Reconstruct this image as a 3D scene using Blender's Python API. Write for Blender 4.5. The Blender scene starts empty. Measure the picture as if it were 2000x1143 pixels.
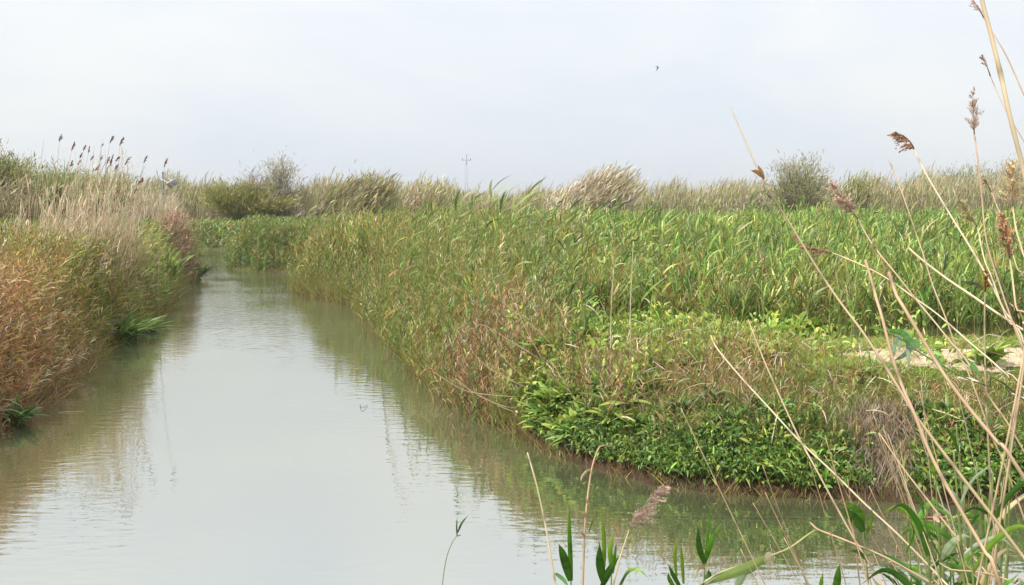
import bpy, math, random
import numpy as np
from mathutils import Vector

# ------------------------------------------------------------------ camera, sky, sun, exposure
SC = bpy.context.scene
F, CX, CY, HOR, H = 2144.0, 1000.0, 571.5, 395.0, 2.6
PITCH = math.atan((CY - HOR) / F)
cam_d = bpy.data.cameras.new("camera")
cam_d.sensor_width = 36.0
cam_d.lens = 36.0 * F / 2000.0
cam_d.clip_start, cam_d.clip_end = 0.05, 5000.0
cam = bpy.data.objects.new("camera", cam_d)
cam.location = (0, 0, H)
cam.rotation_euler = (math.radians(90) - PITCH, 0, 0)
SC.collection.objects.link(cam)
SC.camera = cam

SUN_EL, SUN_AZ = math.radians(52), math.radians(235)      # azimuth clockwise from north (+Y)
world = bpy.data.worlds.new("World"); SC.world = world; world.use_nodes = True
nt = world.node_tree; nt.nodes.clear()
out = nt.nodes.new("ShaderNodeOutputWorld"); bg = nt.nodes.new("ShaderNodeBackground")
sky = nt.nodes.new("ShaderNodeTexSky"); sky.sky_type = 'NISHITA'; sky.sun_disc = False
sky.sun_elevation = SUN_EL; sky.sun_rotation = SUN_AZ; sky.dust_density = 2.0
tc = nt.nodes.new("ShaderNodeTexCoord"); mp = nt.nodes.new("ShaderNodeMapping")
mp.inputs['Scale'].default_value = (1.0, 1.0, 3.2)
nz = nt.nodes.new("ShaderNodeTexNoise"); nz.inputs['Scale'].default_value = 2.3
nz.inputs['Detail'].default_value = 5; nz.inputs['Roughness'].default_value = 0.52
nz.inputs['Distortion'].default_value = 0.35
cr = nt.nodes.new("ShaderNodeValToRGB")
cr.color_ramp.elements[0].position = 0.36; cr.color_ramp.elements[0].color = (7.55, 8.2, 9.0, 1)
cr.color_ramp.elements[1].position = 0.66; cr.color_ramp.elements[1].color = (9.1, 9.2, 9.1, 1)
mx = nt.nodes.new("ShaderNodeMix"); mx.data_type = 'RGBA'; mx.inputs[0].default_value = 0.93
L = nt.links.new
L(tc.outputs['Generated'], mp.inputs['Vector']); L(mp.outputs[0], nz.inputs['Vector'])
L(nz.outputs['Fac'], cr.inputs['Fac']); L(sky.outputs[0], mx.inputs[6]); L(cr.outputs[0], mx.inputs[7])
sx = nt.nodes.new("ShaderNodeSeparateXYZ"); L(tc.outputs['Generated'], sx.inputs[0])
gm = nt.nodes.new("ShaderNodeMapRange"); gm.inputs[1].default_value = 0.0; gm.inputs[2].default_value = 0.45; gm.inputs[3].default_value = 1.04; gm.inputs[4].default_value = 1.34
L(sx.outputs[2], gm.inputs[0]); vs = nt.nodes.new("ShaderNodeVectorMath"); vs.operation = 'SCALE'
L(mx.outputs[2], vs.inputs[0]); L(gm.outputs[0], vs.inputs['Scale']); L(vs.outputs[0], bg.inputs['Color']); bg.inputs['Strength'].default_value = 0.10
L(bg.outputs[0], out.inputs['Surface'])

sl = bpy.data.lights.new("sun", 'SUN'); sl.energy = 4.4; sl.angle = math.radians(6)
sl.color = (1.0, 0.955, 0.88)
so = bpy.data.objects.new("sun", sl)
sd_ = Vector((math.sin(SUN_AZ) * math.cos(SUN_EL), math.cos(SUN_AZ) * math.cos(SUN_EL), math.sin(SUN_EL)))
so.rotation_euler = sd_.to_track_quat('Z', 'Y').to_euler()
so.location = (-20, -20, 40)
SC.collection.objects.link(so)
SC.view_settings.view_transform = 'Standard'; SC.view_settings.look = 'None'
SC.view_settings.exposure = 0.0; SC.view_settings.gamma = 1.0
SC.cycles.max_bounces = 6; SC.cycles.transmission_bounces = 3; SC.cycles.diffuse_bounces = 3
SC.cycles.glossy_bounces = 3; SC.cycles.caustics_reflective = False; SC.cycles.caustics_refractive = False

rng = np.random.default_rng(7)
random.seed(7)
UPV = np.array([0, math.sin(PITCH), math.cos(PITCH)]); FWD = np.array([0, math.cos(PITCH), -math.sin(PITCH)])
CAM = np.array([0, 0, H])

def ray(px, py):
    return FWD + np.array([1., 0, 0]) * (px - CX) / F + UPV * (CY - py) / F
def at(px, py, D):                        # world point seen at a photo pixel, D metres ahead
    r = ray(px, py); return CAM + r * (D / r[1])
def gp(px, py, z=0.0):                    # same, at height z
    r = ray(px, py); return CAM + r * ((z - H) / r[2])
def srgb(r, g, b, k=1.0):
    return tuple(k * (((c / 255 + .055) / 1.055) ** 2.4 if c > 10 else c / 255 / 12.92) for c in (r, g, b))

# ------------------------------------------------------------------ noise, river outline, terrain height
def _h(i, j, s):
    v = np.sin(i * 127.1 + j * 311.7 + s * 74.7) * 43758.5453
    return v - np.floor(v)
def vn(x, y, sc=1.0, seed=0):
    x = np.asarray(x, float) * sc; y = np.asarray(y, float) * sc
    i, j = np.floor(x), np.floor(y); u, v = x - i, y - j
    u = u * u * (3 - 2 * u); v = v * v * (3 - 2 * v)
    a, b, c, d = _h(i, j, seed), _h(i + 1, j, seed), _h(i, j + 1, seed), _h(i + 1, j + 1, seed)
    return (a * (1 - u) + b * u) * (1 - v) + (c * (1 - u) + d * u) * v
def fbm(x, y, sc=1.0, seed=0):
    return .55 * vn(x, y, sc, seed) + .3 * vn(x, y, sc * 2.1, seed + 3) + .15 * vn(x, y, sc * 4.3, seed + 7)
def sstep(a, b, x):
    t = np.clip((x - a) / (b - a), 0, 1); return t * t * (3 - 2 * t)

RB = [(448,490),(448,508),(449,526),(500,531),(560,532),(592,545),(575,572),(640,588),(700,602),(745,650),(790,700),(850,760),(905,803),
      (1000,842),(1050,872),(1110,900),(1200,925),(1300,948),(1400,962),(1500,971),(1700,978),(1820,984)]
LB = [(0,845),(60,800),(110,770),(150,728),(205,678),(262,655),(318,610),(345,568),(352,554),(396,549),(380,535),(364,520),(360,505),(372,492)]
RIV = [tuple(gp(*p)[:2]) for p in RB] + [(4.7,9.35),(7,8.9),(14,8.2),(60,7.5),(60,3.4),(8,3.9),(4,4.3),(0,4.5),(-3,4.6),(-6.4,5.0),(-6.6,6.5),(-6.1,9)] \
      + [tuple(gp(*p)[:2]) for p in LB] + [(-19,59.5),(-30,61),(-30,62.5),(-17,60.5)]
RIV = np.array(RIV)
def sdist(x, y):                          # + on land, - in the channel
    x = np.asarray(x, float).ravel(); y = np.asarray(y, float).ravel()
    d2 = np.full(x.shape, 1e12); ins = np.zeros(x.shape, bool)
    n = len(RIV)
    for i in range(n):
        ax, ay = RIV[i]; bx, by = RIV[(i + 1) % n]
        ex, ey = bx - ax, by - ay
        t = np.clip(((x - ax) * ex + (y - ay) * ey) / (ex * ex + ey * ey + 1e-12), 0, 1)
        d2 = np.minimum(d2, (x - ax - t * ex) ** 2 + (y - ay - t * ey) ** 2)
        if abs(ey) > 1e-12:
            c = ((ay > y) != (by > y)) & (x < (bx - ax) * (y - ay) / ey + ax)
            ins ^= c
    d = np.sqrt(d2)
    return np.where(ins, -d, d)
def hgt(x, y, d=None):
    x = np.asarray(x, float); y = np.asarray(y, float)
    if d is None: d = sdist(x, y).reshape(x.shape)
    dd = d + .10 * (vn(x, y, 3.1, 5) - .5) + .05 * (vn(x, y, 9, 6) - .5)
    land = .10 * sstep(0, .05, dd) + .80 * sstep(0.03, .75, dd)
    rt = (x > .6) & (y < 13)
    land = np.where(rt, .10 * sstep(0, .05, dd) + .48 * sstep(0.03, .65, dd) + .32 * sstep(.6, 2.0, dd), land)
    wat = -np.clip(-dd * .9, 0, .8)
    z = np.where(dd > 0, land, wat)
    bump = .10 * (fbm(x, y, .9, 11) - .5) + .04 * (vn(x, y, 5, 12) - .5)
    return z + bump * sstep(0, .5, dd)

# ------------------------------------------------------------------ mesh collector
class Acc:
    def __init__(s): s.v = []; s.f = []; s.c = []; s.n = 0; s.t = []
    def add(s, v, f, c):
        v = np.asarray(v, float).reshape(-1, 3); c = np.asarray(c, float).reshape(-1, 3)
        f = np.asarray(f, int)
        s.v.append(v); s.c.append(c); (s.f if f.shape[1] == 4 else s.t).append(f + s.n); s.n += len(v)
def link(o): SC.collection.objects.link(o); return o
def mk(name, acc, mat, base=None, parent=None, smooth=True):
    V = np.concatenate(acc.v); C = np.concatenate(acc.c)
    if base is not None: V = V - np.asarray(base)
    fs = [(np.concatenate(g), k) for g, k in ((acc.f, 4), (acc.t, 3)) if g]
    me = bpy.data.meshes.new(name)
    me.vertices.add(len(V)); me.vertices.foreach_set("co", V.astype(np.float32).ravel())
    nl = sum(f.size for f, k in fs); npoly = sum(len(f) for f, k in fs)
    me.loops.add(nl); me.polygons.add(npoly)
    me.loops.foreach_set("vertex_index", np.concatenate([f.ravel() for f, k in fs]).astype(np.int32))
    tot = np.concatenate([np.full(len(f), k) for f, k in fs]); st = np.concatenate([[0], np.cumsum(tot)[:-1]])
    me.polygons.foreach_set("loop_start", st.astype(np.int32))
    if smooth: me.polygons.foreach_set("use_smooth", np.ones(npoly, bool))
    a = me.color_attributes.new("Col", 'FLOAT_COLOR', 'POINT')
    a.data.foreach_set("color", np.concatenate([np.clip(C, 0, 1), np.ones((len(C), 1))], 1).astype(np.float32).ravel())
    me.update(calc_edges=True)
    me.materials.append(mat)
    o = link(bpy.data.objects.new(name, me))
    if parent is not None: o.parent = parent
    elif base is not None: o.location = tuple(base)
    return o
def tag(o, label=None, cat=None, group=None, kind=None):
    if label: o['label'] = label
    if cat: o['category'] = cat
    if group: o['group'] = group
    if kind: o['kind'] = kind
    return o
def thing(name, base, label, cat, group=None):
    o = link(bpy.data.objects.new(name, None)); o.location = tuple(base); o.empty_display_size = .1
    return tag(o, label, cat, group)

# ------------------------------------------------------------------ batch builders
def nrm(v): return v / np.maximum(np.linalg.norm(v, axis=-1, keepdims=True), 1e-9)
def pick(pal, n, jit=.22, hue=.10):
    P = np.array([p[:3] for p in pal], float); w = np.array([p[3] for p in pal], float); w /= w.sum()
    i = rng.choice(len(P), n, p=w)
    return np.clip(P[i] * np.exp(rng.normal(0, jit, (n, 1))) * np.exp(rng.normal(0, hue, (n, 3))), 0, .95)
PROF = {'leaf': lambda t: np.sin(np.pi * np.clip(t * .80 + .16, 0, 1)) ** .8 * (1 - t ** 6) + .03,
        'blade': lambda t: (1 - t) ** .6 * .95 + .05,
        'broad': lambda t: np.sin(np.pi * np.clip(t * .93 + .05, 0, 1)) ** .75 + .02,
        'ovate': lambda t: np.sin(np.pi * np.clip(t ** .8 * .96 + .03, 0, 1)) + .02,
        'line': lambda t: 1 - .5 * t}
def ribbons(acc, P, D, Lg, W, B, seg, prof, c0, c1, side=None, fold=0.0):
    """n curved ribbons: centre = P + D*L*t + B*L*t^2"""
    n = len(P); t = np.linspace(0, 1, seg + 1)
    Lg = np.broadcast_to(Lg, (n,)); W = np.broadcast_to(W, (n,))
    D = nrm(D)
    C = P[:, None] + D[:, None] * (Lg[:, None] * t)[..., None] + B[:, None] * (Lg[:, None] * t ** 2)[..., None]
    if side is None: side = nrm(np.cross(D, nrm(rng.normal(0, 1, (n, 3)) + 1e-3)))
    w = .5 * W[:, None] * PROF[prof](t)[None]
    T = nrm(np.gradient(C, axis=1)); S = nrm(side[:, None] - T * np.sum(T * side[:, None], -1, keepdims=True))
    a = C - S * w[..., None]; b = C + S * w[..., None]
    col = c0[:, None] * (1 - t)[None, :, None] + c1[:, None] * t[None, :, None]
    if fold > 0:
        N = nrm(np.cross(T, S)); m = C - N * (w * fold)[..., None]
        V = np.stack([a, m, b], 2); k = 3; colv = np.repeat(col[:, :, None], 3, 2)
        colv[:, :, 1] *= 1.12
    else:
        V = np.stack([a, b], 2); k = 2; colv = np.repeat(col[:, :, None], 2, 2)
    base = (np.arange(n) * (seg + 1) * k)[:, None, None] + (np.arange(seg) * k)[None, :, None]
    fs = []
    for q in range(k - 1):
        fs.append(np.stack([base[..., 0] + q, base[..., 0] + q + 1, base[..., 0] + k + q + 1, base[..., 0] + k + q], -1).reshape(-1, 4))
    acc.add(V, np.concatenate(fs), colv)
def stems(acc, P, D, Lg, R, B, seg, c0, c1):
    """n tapering three-sided stalks"""
    n = len(P); t = np.linspace(0, 1, seg + 1); D = nrm(D)
    Lg = np.broadcast_to(Lg, (n,)); R = np.broadcast_to(R, (n,))
    C = P[:, None] + D[:, None] * (Lg[:, None] * t)[..., None] + B[:, None] * (Lg[:, None] * t ** 2)[..., None]
    a = rng.uniform(0, 6.28, n)[:, None] + np.array([0, 2.094, 4.189])[None]
    off = np.stack([np.cos(a), np.sin(a), 0 * a], -1)
    r = R[:, None] * (1 - .55 * t)[None]
    V = C[:, :, None] + off[:, None] * r[..., None, None]
    col = (c0[:, None] * (1 - t)[None, :, None] + c1[:, None] * t[None, :, None])
    b = (np.arange(n) * (seg + 1) * 3)[:, None] + (np.arange(seg) * 3)[None]
    fs = [np.stack([b + q, b + (q + 1) % 3, b + 3 + (q + 1) % 3, b + 3 + q], -1).reshape(-1, 4) for q in range(3)]
    acc.add(V, np.concatenate(fs), np.repeat(col[:, :, None], 3, 2))
    return C
def scat(x0, x1, y0, y1, dens, ref=12., pw=1.3, mask=None, margin=460, side=None, clump=.0, seed=1, dmin=.02):
    n = int((x1 - x0) * (y1 - y0) * dens)
    x = rng.uniform(x0, x1, n); y = rng.uniform(y0, y1, n)
    k = rng.uniform(0, 1, n) < np.minimum(1, (ref / np.maximum(y, .1))) ** pw
    u = CX + F * x / y
    k &= (u > -margin) & (u < 2000 + margin)
    x, y = x[k], y[k]
    if clump > 0:
        k = rng.uniform(0, 1, len(x)) < np.clip(1 - clump + clump * 2.2 * (fbm(x, y, 1.7, seed) - .22), 0, 1)
        x, y = x[k], y[k]
    d = sdist(x, y); k = d > dmin
    if side is not None:
        xc = np.interp(y, [6, 8, 12, 20, 30, 40, 45, 60, 80], [-3, -2, -3, -5.5, -7.6, -10.6, -13, -16.2, -26])
        k &= (x > xc) if side > 0 else (x < xc)
    x, y, d = x[k], y[k], d[k]
    if mask is not None:
        k = rng.uniform(0, 1, len(x)) < mask(x, y, d); x, y, d = x[k], y[k], d[k]
    return x, y, d
def gs(x, y, cx, cy, rx, ry):
    return np.exp(-((x - cx) / rx) ** 2 - ((y - cy) / ry) ** 2)
def az_dirs(n, tilt, lean=(0.0, 0.0)):
    a = rng.uniform(0, 6.283, n); r = np.abs(rng.normal(0, 1, n)) * tilt
    return nrm(np.stack([np.cos(a) * r + lean[0], np.sin(a) * r + lean[1], np.ones(n)], 1))
def grass(acc, x, y, hh, w, pal0, pal1, tilt=.35, lean=(0, 0), droop=.45, seg=3, per=1, jr=.05, z=None, prof='blade'):
    x = np.repeat(x, per); y = np.repeat(y, per); hh = np.repeat(np.broadcast_to(hh, (len(x) // per,)), per); n = len(x)
    x = x + rng.normal(0, jr, n); y = y + rng.normal(0, jr, n)
    z = hgt(x, y) - .03
    P = np.stack([x, y, np.maximum(z, -.1)], 1); D = az_dirs(n, tilt, lean)
    hd = D.copy(); hd[:, 2] = 0
    B = nrm(hd + 1e-4) * (rng.uniform(.1, 1, n) * droop)[:, None]; B[:, 2] -= rng.uniform(.05, .6, n) * droop
    B[:, 0] += lean[0] * .5
    Lg = hh * rng.uniform(.55, 1.15, n)
    c0, c1 = (pal0(x, y) if callable(pal0) else pick(pal0, n)), (pal1(x, y) if callable(pal1) else pick(pal1, n))
    ribbons(acc, P, D, Lg, w * rng.uniform(.6, 1.3, n), B, seg, prof, c0, c1)
def reeds(acc, x, y, hh, r, nl, lw, ll, stem0, stem1, leafp, tilt=.12, lean=(0.05, 0), droop=.35, lo=.25, seg=3, lseg=3, up=.9, wind=(.25, 0), fold=0., leaff=None):
    n = len(x); z = hgt(x, y) - .03
    P = np.stack([x, y, np.maximum(z, -.15)], 1); D = az_dirs(n, tilt, lean)
    B = np.stack([rng.normal(lean[0] * .8, .10, n), rng.normal(lean[1], .08, n), -np.abs(rng.normal(0, .05, n))], 1)
    Lg = np.broadcast_to(hh, (n,)) * rng.uniform(.8, 1.12, n)
    s0, s1 = pick(stem0, n), pick(stem1, n)
    stems(acc, P, D, Lg, r, B, seg, s0, s1)
    lt = pick(leafp, n, .14, .06) if leaff is None else leaff(x, y)
    for k in range(nl):
        t = np.clip(lo + (1 - lo) * (k + rng.uniform(0, 1, n)) / nl, 0, .99)
        Q = P + D * (Lg * t)[:, None] + B * (Lg * t * t)[:, None]
        a = rng.uniform(0, 6.283, n)
        hz = np.stack([np.cos(a), np.sin(a), 0 * a], 1)
        top = np.clip((t - .75) * 4, 0, 1)
        d = nrm(D * (up + .8 * top[:, None]) + hz * rng.uniform(.4, .95, n)[:, None] * (1 - .55 * top)[:, None] + np.array([wind[0], wind[1], 0]) * rng.uniform(.2, 1, n)[:, None])
        bb = hz * .15 + np.array([wind[0], wind[1], 0.]) * .6 + np.array([0, 0, -1.]) * (rng.uniform(.1, 1.0, n) * droop)[:, None]
        c = lt * np.exp(rng.normal(0, .16, (n, 1)))
        L2 = ll * rng.uniform(.55, 1.2, n) * (1 - .35 * top)
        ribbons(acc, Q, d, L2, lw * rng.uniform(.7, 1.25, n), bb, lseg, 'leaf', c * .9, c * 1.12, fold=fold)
    return P, D, B, Lg

# ------------------------------------------------------------------ materials
def foliage(name, rough=.5, trans=.3, spec=.4):
    m = bpy.data.materials.new(name); m.use_nodes = True; n = m.node_tree; n.nodes.clear()
    o = n.nodes.new("ShaderNodeOutputMaterial"); p = n.nodes.new("ShaderNodeBsdfPrincipled"); a = n.nodes.new("ShaderNodeAttribute")
    a.attribute_name = "Col"
    tx = n.nodes.new("ShaderNodeTexCoord"); z = n.nodes.new("ShaderNodeTexNoise"); z.inputs['Scale'].default_value = 9.0; z.inputs['Detail'].default_value = 3
    mr = n.nodes.new("ShaderNodeMapRange"); mr.inputs[1].default_value = .3; mr.inputs[2].default_value = .7; mr.inputs[3].default_value = .82; mr.inputs[4].default_value = 1.16
    mu = n.nodes.new("ShaderNodeVectorMath"); mu.operation = 'SCALE'
    K = n.links.new
    K(tx.outputs['Object'], z.inputs['Vector']); K(z.outputs['Fac'], mr.inputs[0]); K(a.outputs['Color'], mu.inputs[0]); K(mr.outputs[0], mu.inputs['Scale'])
    K(mu.outputs[0], p.inputs['Base Color']); p.inputs['Roughness'].default_value = rough
    p.inputs['Specular IOR Level'].default_value = spec
    if trans > 0:
        t = n.nodes.new("ShaderNodeBsdfTranslucent"); mxs = n.nodes.new("ShaderNodeMixShader"); mxs.inputs[0].default_value = trans
        K(mu.outputs[0], t.inputs['Color']); K(p.outputs[0], mxs.inputs[1]); K(t.outputs[0], mxs.inputs[2]); K(mxs.outputs[0], o.inputs['Surface'])
    else:
        K(p.outputs[0], o.inputs['Surface'])
    return m
M_LEAF = foliage("green_leaf", .42, .26, .5)
M_DRY = foliage("dry_grass", .6, .20, .3)
M_BARK = foliage("bark", .8, 0, .2)
M_CANE = foliage("dry_cane", .5, 0, .4)
M_PLUME = foliage("reed_plume", .75, .35, .2)
M_PETAL = foliage("petal", .6, .3, .2)
def plain(name, col, rough=.5, metal=0.0, noise=.12, scale=6):
    m = bpy.data.materials.new(name); m.use_nodes = True; n = m.node_tree; p = n.nodes['Principled BSDF']
    z = n.nodes.new("ShaderNodeTexNoise"); z.inputs['Scale'].default_value = scale; z.inputs['Detail'].default_value = 5
    r = n.nodes.new("ShaderNodeValToRGB")
    r.color_ramp.elements[0].position = .3; r.color_ramp.elements[1].position = .7
    r.color_ramp.elements[0].color = tuple(c * (1 - noise) for c in col) + (1,)
    r.color_ramp.elements[1].color = tuple(min(1, c * (1 + noise)) for c in col) + (1,)
    tx = n.nodes.new("ShaderNodeTexCoord")
    n.links.new(tx.outputs['Object'], z.inputs['Vector']); n.links.new(z.outputs['Fac'], r.inputs[0]); n.links.new(r.outputs[0], p.inputs['Base Color'])
    p.inputs['Roughness'].default_value = rough; p.inputs['Metallic'].default_value = metal
    return m
def ground_mat():
    m = bpy.data.materials.new("bank_soil"); m.use_nodes = True; n = m.node_tree; p = n.nodes['Principled BSDF']; K = n.links.new
    a = n.nodes.new("ShaderNodeAttribute"); a.attribute_name = "Col"
    tx = n.nodes.new("ShaderNodeTexCoord"); z = n.nodes.new("ShaderNodeTexNoise"); z.inputs['Scale'].default_value = 5; z.inputs['Detail'].default_value = 10
    z.inputs['Roughness'].default_value = .65
    mr = n.nodes.new("ShaderNodeMapRange"); mr.inputs[1].default_value = .25; mr.inputs[2].default_value = .75; mr.inputs[3].default_value = .55; mr.inputs[4].default_value = 1.4
    mu = n.nodes.new("ShaderNodeVectorMath"); mu.operation = 'SCALE'
    K(tx.outputs['Object'], z.inputs['Vector']); K(z.outputs['Fac'], mr.inputs[0]); K(a.outputs['Color'], mu.inputs[0]); K(mr.outputs[0], mu.inputs['Scale']); K(mu.outputs[0], p.inputs['Base Color'])
    b = n.nodes.new("ShaderNodeBump"); b.inputs['Distance'].default_value = .05; b.inputs['Strength'].default_value = .9
    z2 = n.nodes.new("ShaderNodeTexNoise"); z2.inputs['Scale'].default_value = 22; z2.inputs['Detail'].default_value = 8
    K(tx.outputs['Object'], z2.inputs['Vector']); K(z2.outputs['Fac'], b.inputs['Height']); K(b.outputs[0], p.inputs['Normal'])
    p.inputs['Roughness'].default_value = .9; p.inputs['Specular IOR Level'].default_value = .2
    return m
M_GROUND = ground_mat()
def water_mat():
    m = bpy.data.materials.new("murky_water"); m.use_nodes = True; n = m.node_tree; p = n.nodes['Principled BSDF']; K = n.links.new
    p.inputs['Roughness'].default_value = .012; p.inputs['IOR'].default_value = 8.0
    tx = n.nodes.new("ShaderNodeTexCoord")
    # silt clouds in the water
    z0 = n.nodes.new("ShaderNodeTexNoise"); z0.inputs['Scale'].default_value = .35; z0.inputs['Detail'].default_value = 4
    r = n.nodes.new("ShaderNodeValToRGB"); r.color_ramp.elements[0].position = .3; r.color_ramp.elements[1].position = .7
    r.color_ramp.elements[0].color = srgb(86, 90, 62) + (1,); r.color_ramp.elements[1].color = srgb(100, 104, 76) + (1,)
    K(tx.outputs['Object'], z0.inputs['Vector']); K(z0.outputs['Fac'], r.inputs[0]); K(r.outputs[0], p.inputs['Base Color'])
    # ripples: short wavelets crossing the channel, calmer in patches
    mp = n.nodes.new("ShaderNodeMapping"); mp.inputs['Scale'].default_value = (.75, 1.55, 1); mp.inputs['Rotation'].default_value = (0, 0, .12)
    z1 = n.nodes.new("ShaderNodeTexNoise"); z1.inputs['Scale'].default_value = 5.5; z1.inputs['Detail'].default_value = 1.5; z1.inputs['Roughness'].default_value = .5
    z2 = n.nodes.new("ShaderNodeTexNoise"); z2.inputs['Scale'].default_value = 22; z2.inputs['Detail'].default_value = 2
    z3 = n.nodes.new("ShaderNodeTexNoise"); z3.inputs['Scale'].default_value = .45; z3.inputs['Detail'].default_value = 2
    K(tx.outputs['Object'], mp.inputs['Vector'])
    for z in (z1, z2): K(mp.outputs[0], z.inputs['Vector'])
    K(tx.outputs['Object'], z3.inputs['Vector'])
    ad = n.nodes.new("ShaderNodeMath"); ad.operation = 'MULTIPLY_ADD'; ad.inputs[1].default_value = .07
    K(z2.outputs['Fac'], ad.inputs[0]); K(z1.outputs['Fac'], ad.inputs[2])
    mr = n.nodes.new("ShaderNodeMapRange"); mr.inputs[1].default_value = .35; mr.inputs[2].default_value = .65; mr.inputs[3].default_value = .35; mr.inputs[4].default_value = 1.0
    K(z3.outputs['Fac'], mr.inputs[0])
    b = n.nodes.new("ShaderNodeBump"); b.inputs['Distance'].default_value = .0042
    # a breeze ruffles the open reach beyond the first bend
    sp = n.nodes.new("ShaderNodeSeparateXYZ"); br = n.nodes.new("ShaderNodeMapRange"); ml = n.nodes.new("ShaderNodeMath"); ml.operation = 'MULTIPLY'
    br.interpolation_type = 'SMOOTHSTEP'; br.inputs[1].default_value = 16; br.inputs[2].default_value = 36; br.inputs[3].default_value = 1.0; br.inputs[4].default_value = 4.5
    K(tx.outputs['Object'], sp.inputs[0]); K(sp.outputs[1], br.inputs[0]); K(mr.outputs[0], ml.inputs[0]); K(br.outputs[0], ml.inputs[1])
    dm = n.nodes.new("ShaderNodeMath"); dm.operation = 'MULTIPLY'; dm.inputs[1].default_value = .0042
    K(ml.outputs[0], dm.inputs[0]); K(dm.outputs[0], b.inputs['Distance']); K(ad.outputs[0], b.inputs['Height']); K(b.outputs[0], p.inputs['Normal'])
    return m
M_WATER = water_mat()

# ------------------------------------------------------------------ ground sheet, path, water
def axis(parts):
    r = [np.arange(a, b, s) for a, b, s in parts]; return np.concatenate(r + [[parts[-1][1]]])
gx = axis([(-1500, -300, 200), (-300, -60, 30), (-60, -24, 3), (-24, -12, .4), (-12, 8, .12), (8, 24, .6), (24, 60, 3), (60, 300, 30), (300, 1500, 200)])
gy = axis([(-60, -6, 6), (-6, 3, .5), (3, 16, .1), (16, 34, .25), (34, 75, .6), (75, 150, 6), (150, 600, 50), (600, 3500, 400)])
GX, GY = np.meshgrid(gx, gy); shp = GX.shape
gd = sdist(GX, GY).reshape(shp); GZ = hgt(GX, GY, gd)
def soil_col(x, y, d, z):
    red = np.array(srgb(112, 88, 68)); brown = np.array(srgb(92, 84, 52)); green = np.array(srgb(84, 98, 42))
    a = sstep(.15, .6, d + .2 * (fbm(x, y, 2, 31) - .5))[..., None]
    g = (fbm(x, y, .7, 33) > .42)[..., None] * 1.0
    top = brown * (1 - .7 * g) + green * .7 * g
    a = np.maximum(a, .85 * sstep(24, 36, y)[..., None])
    c = red * (1 - a) + top * a
    c = c * (.40 + .60 * np.maximum(sstep(.02, .16, d), sstep(24, 36, y)))[..., None]          # wet mud at the waterline
    return c * (.8 + .4 * fbm(x, y, 3, 35))[..., None]
ac = Acc()
ii = np.arange(shp[0] * shp[1]).reshape(shp)
ac.add(np.stack([GX, GY, GZ], -1), np.stack([ii[:-1, :-1], ii[:-1, 1:], ii[1:, 1:], ii[1:, :-1]], -1).reshape(-1, 4), soil_col(GX, GY, gd, GZ))
tag(mk("ground", ac, M_GROUND), "grassy earth banks along the stream", kind="structure")

wx = np.linspace(-60, 60, 3); wy = np.linspace(2.0, 74, 3)
WX, WY = np.meshgrid(wx, wy); wi = np.arange(9).reshape(3, 3)
ac = Acc(); ac.add(np.stack([WX, WY, 0 * WX], -1), np.stack([wi[:-1, :-1], wi[:-1, 1:], wi[1:, 1:], wi[1:, :-1]], -1).reshape(-1, 4), np.ones((9, 3)) * .2)
tag(mk("water", ac, M_WATER, smooth=False), "calm murky green stream water", kind="structure")

def path_mask(x, y):
    return np.maximum(gs(x, y, 4.9, 12.15, 1.35, .52), gs(x, y, 7.5, 12.1, 2.4, 1.0)) * 1.3 + gs(x, y, 4.75, 11.4, .9, .45) * .8 + .40 * (fbm(x, y, 2.5, 41) - .5)
px_, py_ = np.arange(2.6, 12, .06), np.arange(10.3, 14.5, .06)
PX, PY = np.meshgrid(px_, py_); pm = path_mask(PX, PY) > .60
PZ = hgt(PX, PY) + .006 + .004 * rng.uniform(0, 1, PX.shape)
pi_ = np.arange(PX.size).reshape(PX.shape); q = pm[:-1, :-1] & pm[1:, 1:] & pm[:-1, 1:] & pm[1:, :-1]
fq = np.stack([pi_[:-1, :-1][q], pi_[:-1, 1:][q], pi_[1:, 1:][q], pi_[1:, :-1][q]], -1)
us, inv = np.unique(fq, return_inverse=True)
ac = Acc(); pc = np.array(srgb(212, 190, 160))[None] * (.75 + .4 * fbm(PX, PY, 6, 43).ravel()[us])[:, None]
ac.add(np.stack([PX, PY, PZ], -1).reshape(-1, 3)[us], inv.reshape(-1, 4), pc)
tag(mk("path", ac, M_GROUND), "bare sandy path on top of the right bank", kind="structure")
# ------------------------------------------------------------------ palettes (linear albedo)
def C(r, g, b, w=1.0, k=1.42):
    c = np.array(srgb(r, g, b, k)); l = c @ np.array([.3, .6, .1]); c = c * .86 + l * .14
    if g > r: c[0] *= 1.24; c[2] *= 1.0
    return tuple(c) + (w,)
GRN = [C(96,132,44,3), C(116,150,48,3), C(80,118,44,2), C(140,164,66,1.2), C(150,150,70,.7), C(178,164,118,.4)]  # last entry: pale dead blades, there to paint leaf highlights into the colour
OLV = [C(112,124,48,3), C(132,136,56,3), C(96,108,46,2), C(150,140,70,1.5), C(150,116,60,1.2), C(184,166,122,.7)]  # palest tone: dead blades doubling as painted highlights
ORG = [C(168,122,62,3), C(184,136,76,3), C(150,104,56,2.5), C(132,128,54,1.6), C(214,184,146,2.2), C(164,124,96,2.5)]
BRN = [C(158,112,76,3), C(176,128,92,3), C(132,90,60,2.5), C(200,160,124,1.5), C(128,122,56,1)]
TAN = [C(186,168,138,3), C(204,188,158,3), C(164,148,118,2), C(172,152,126,2)]
GTN = [C(142,150,94,2), C(126,142,80,2.5), C(172,168,122,1.5), C(108,128,66,2)]
FLD = [C(96,136,46,3), C(114,150,50,3), C(84,120,44,2), C(136,162,60,1.5), C(160,166,90,.6), C(176,162,116,.35)]  # closing pale tone: dead leaves that also act as painted blade highlights
LIM = [C(114,150,44,3), C(130,164,52,3), C(98,138,44,2), C(148,168,66,1)]
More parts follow.
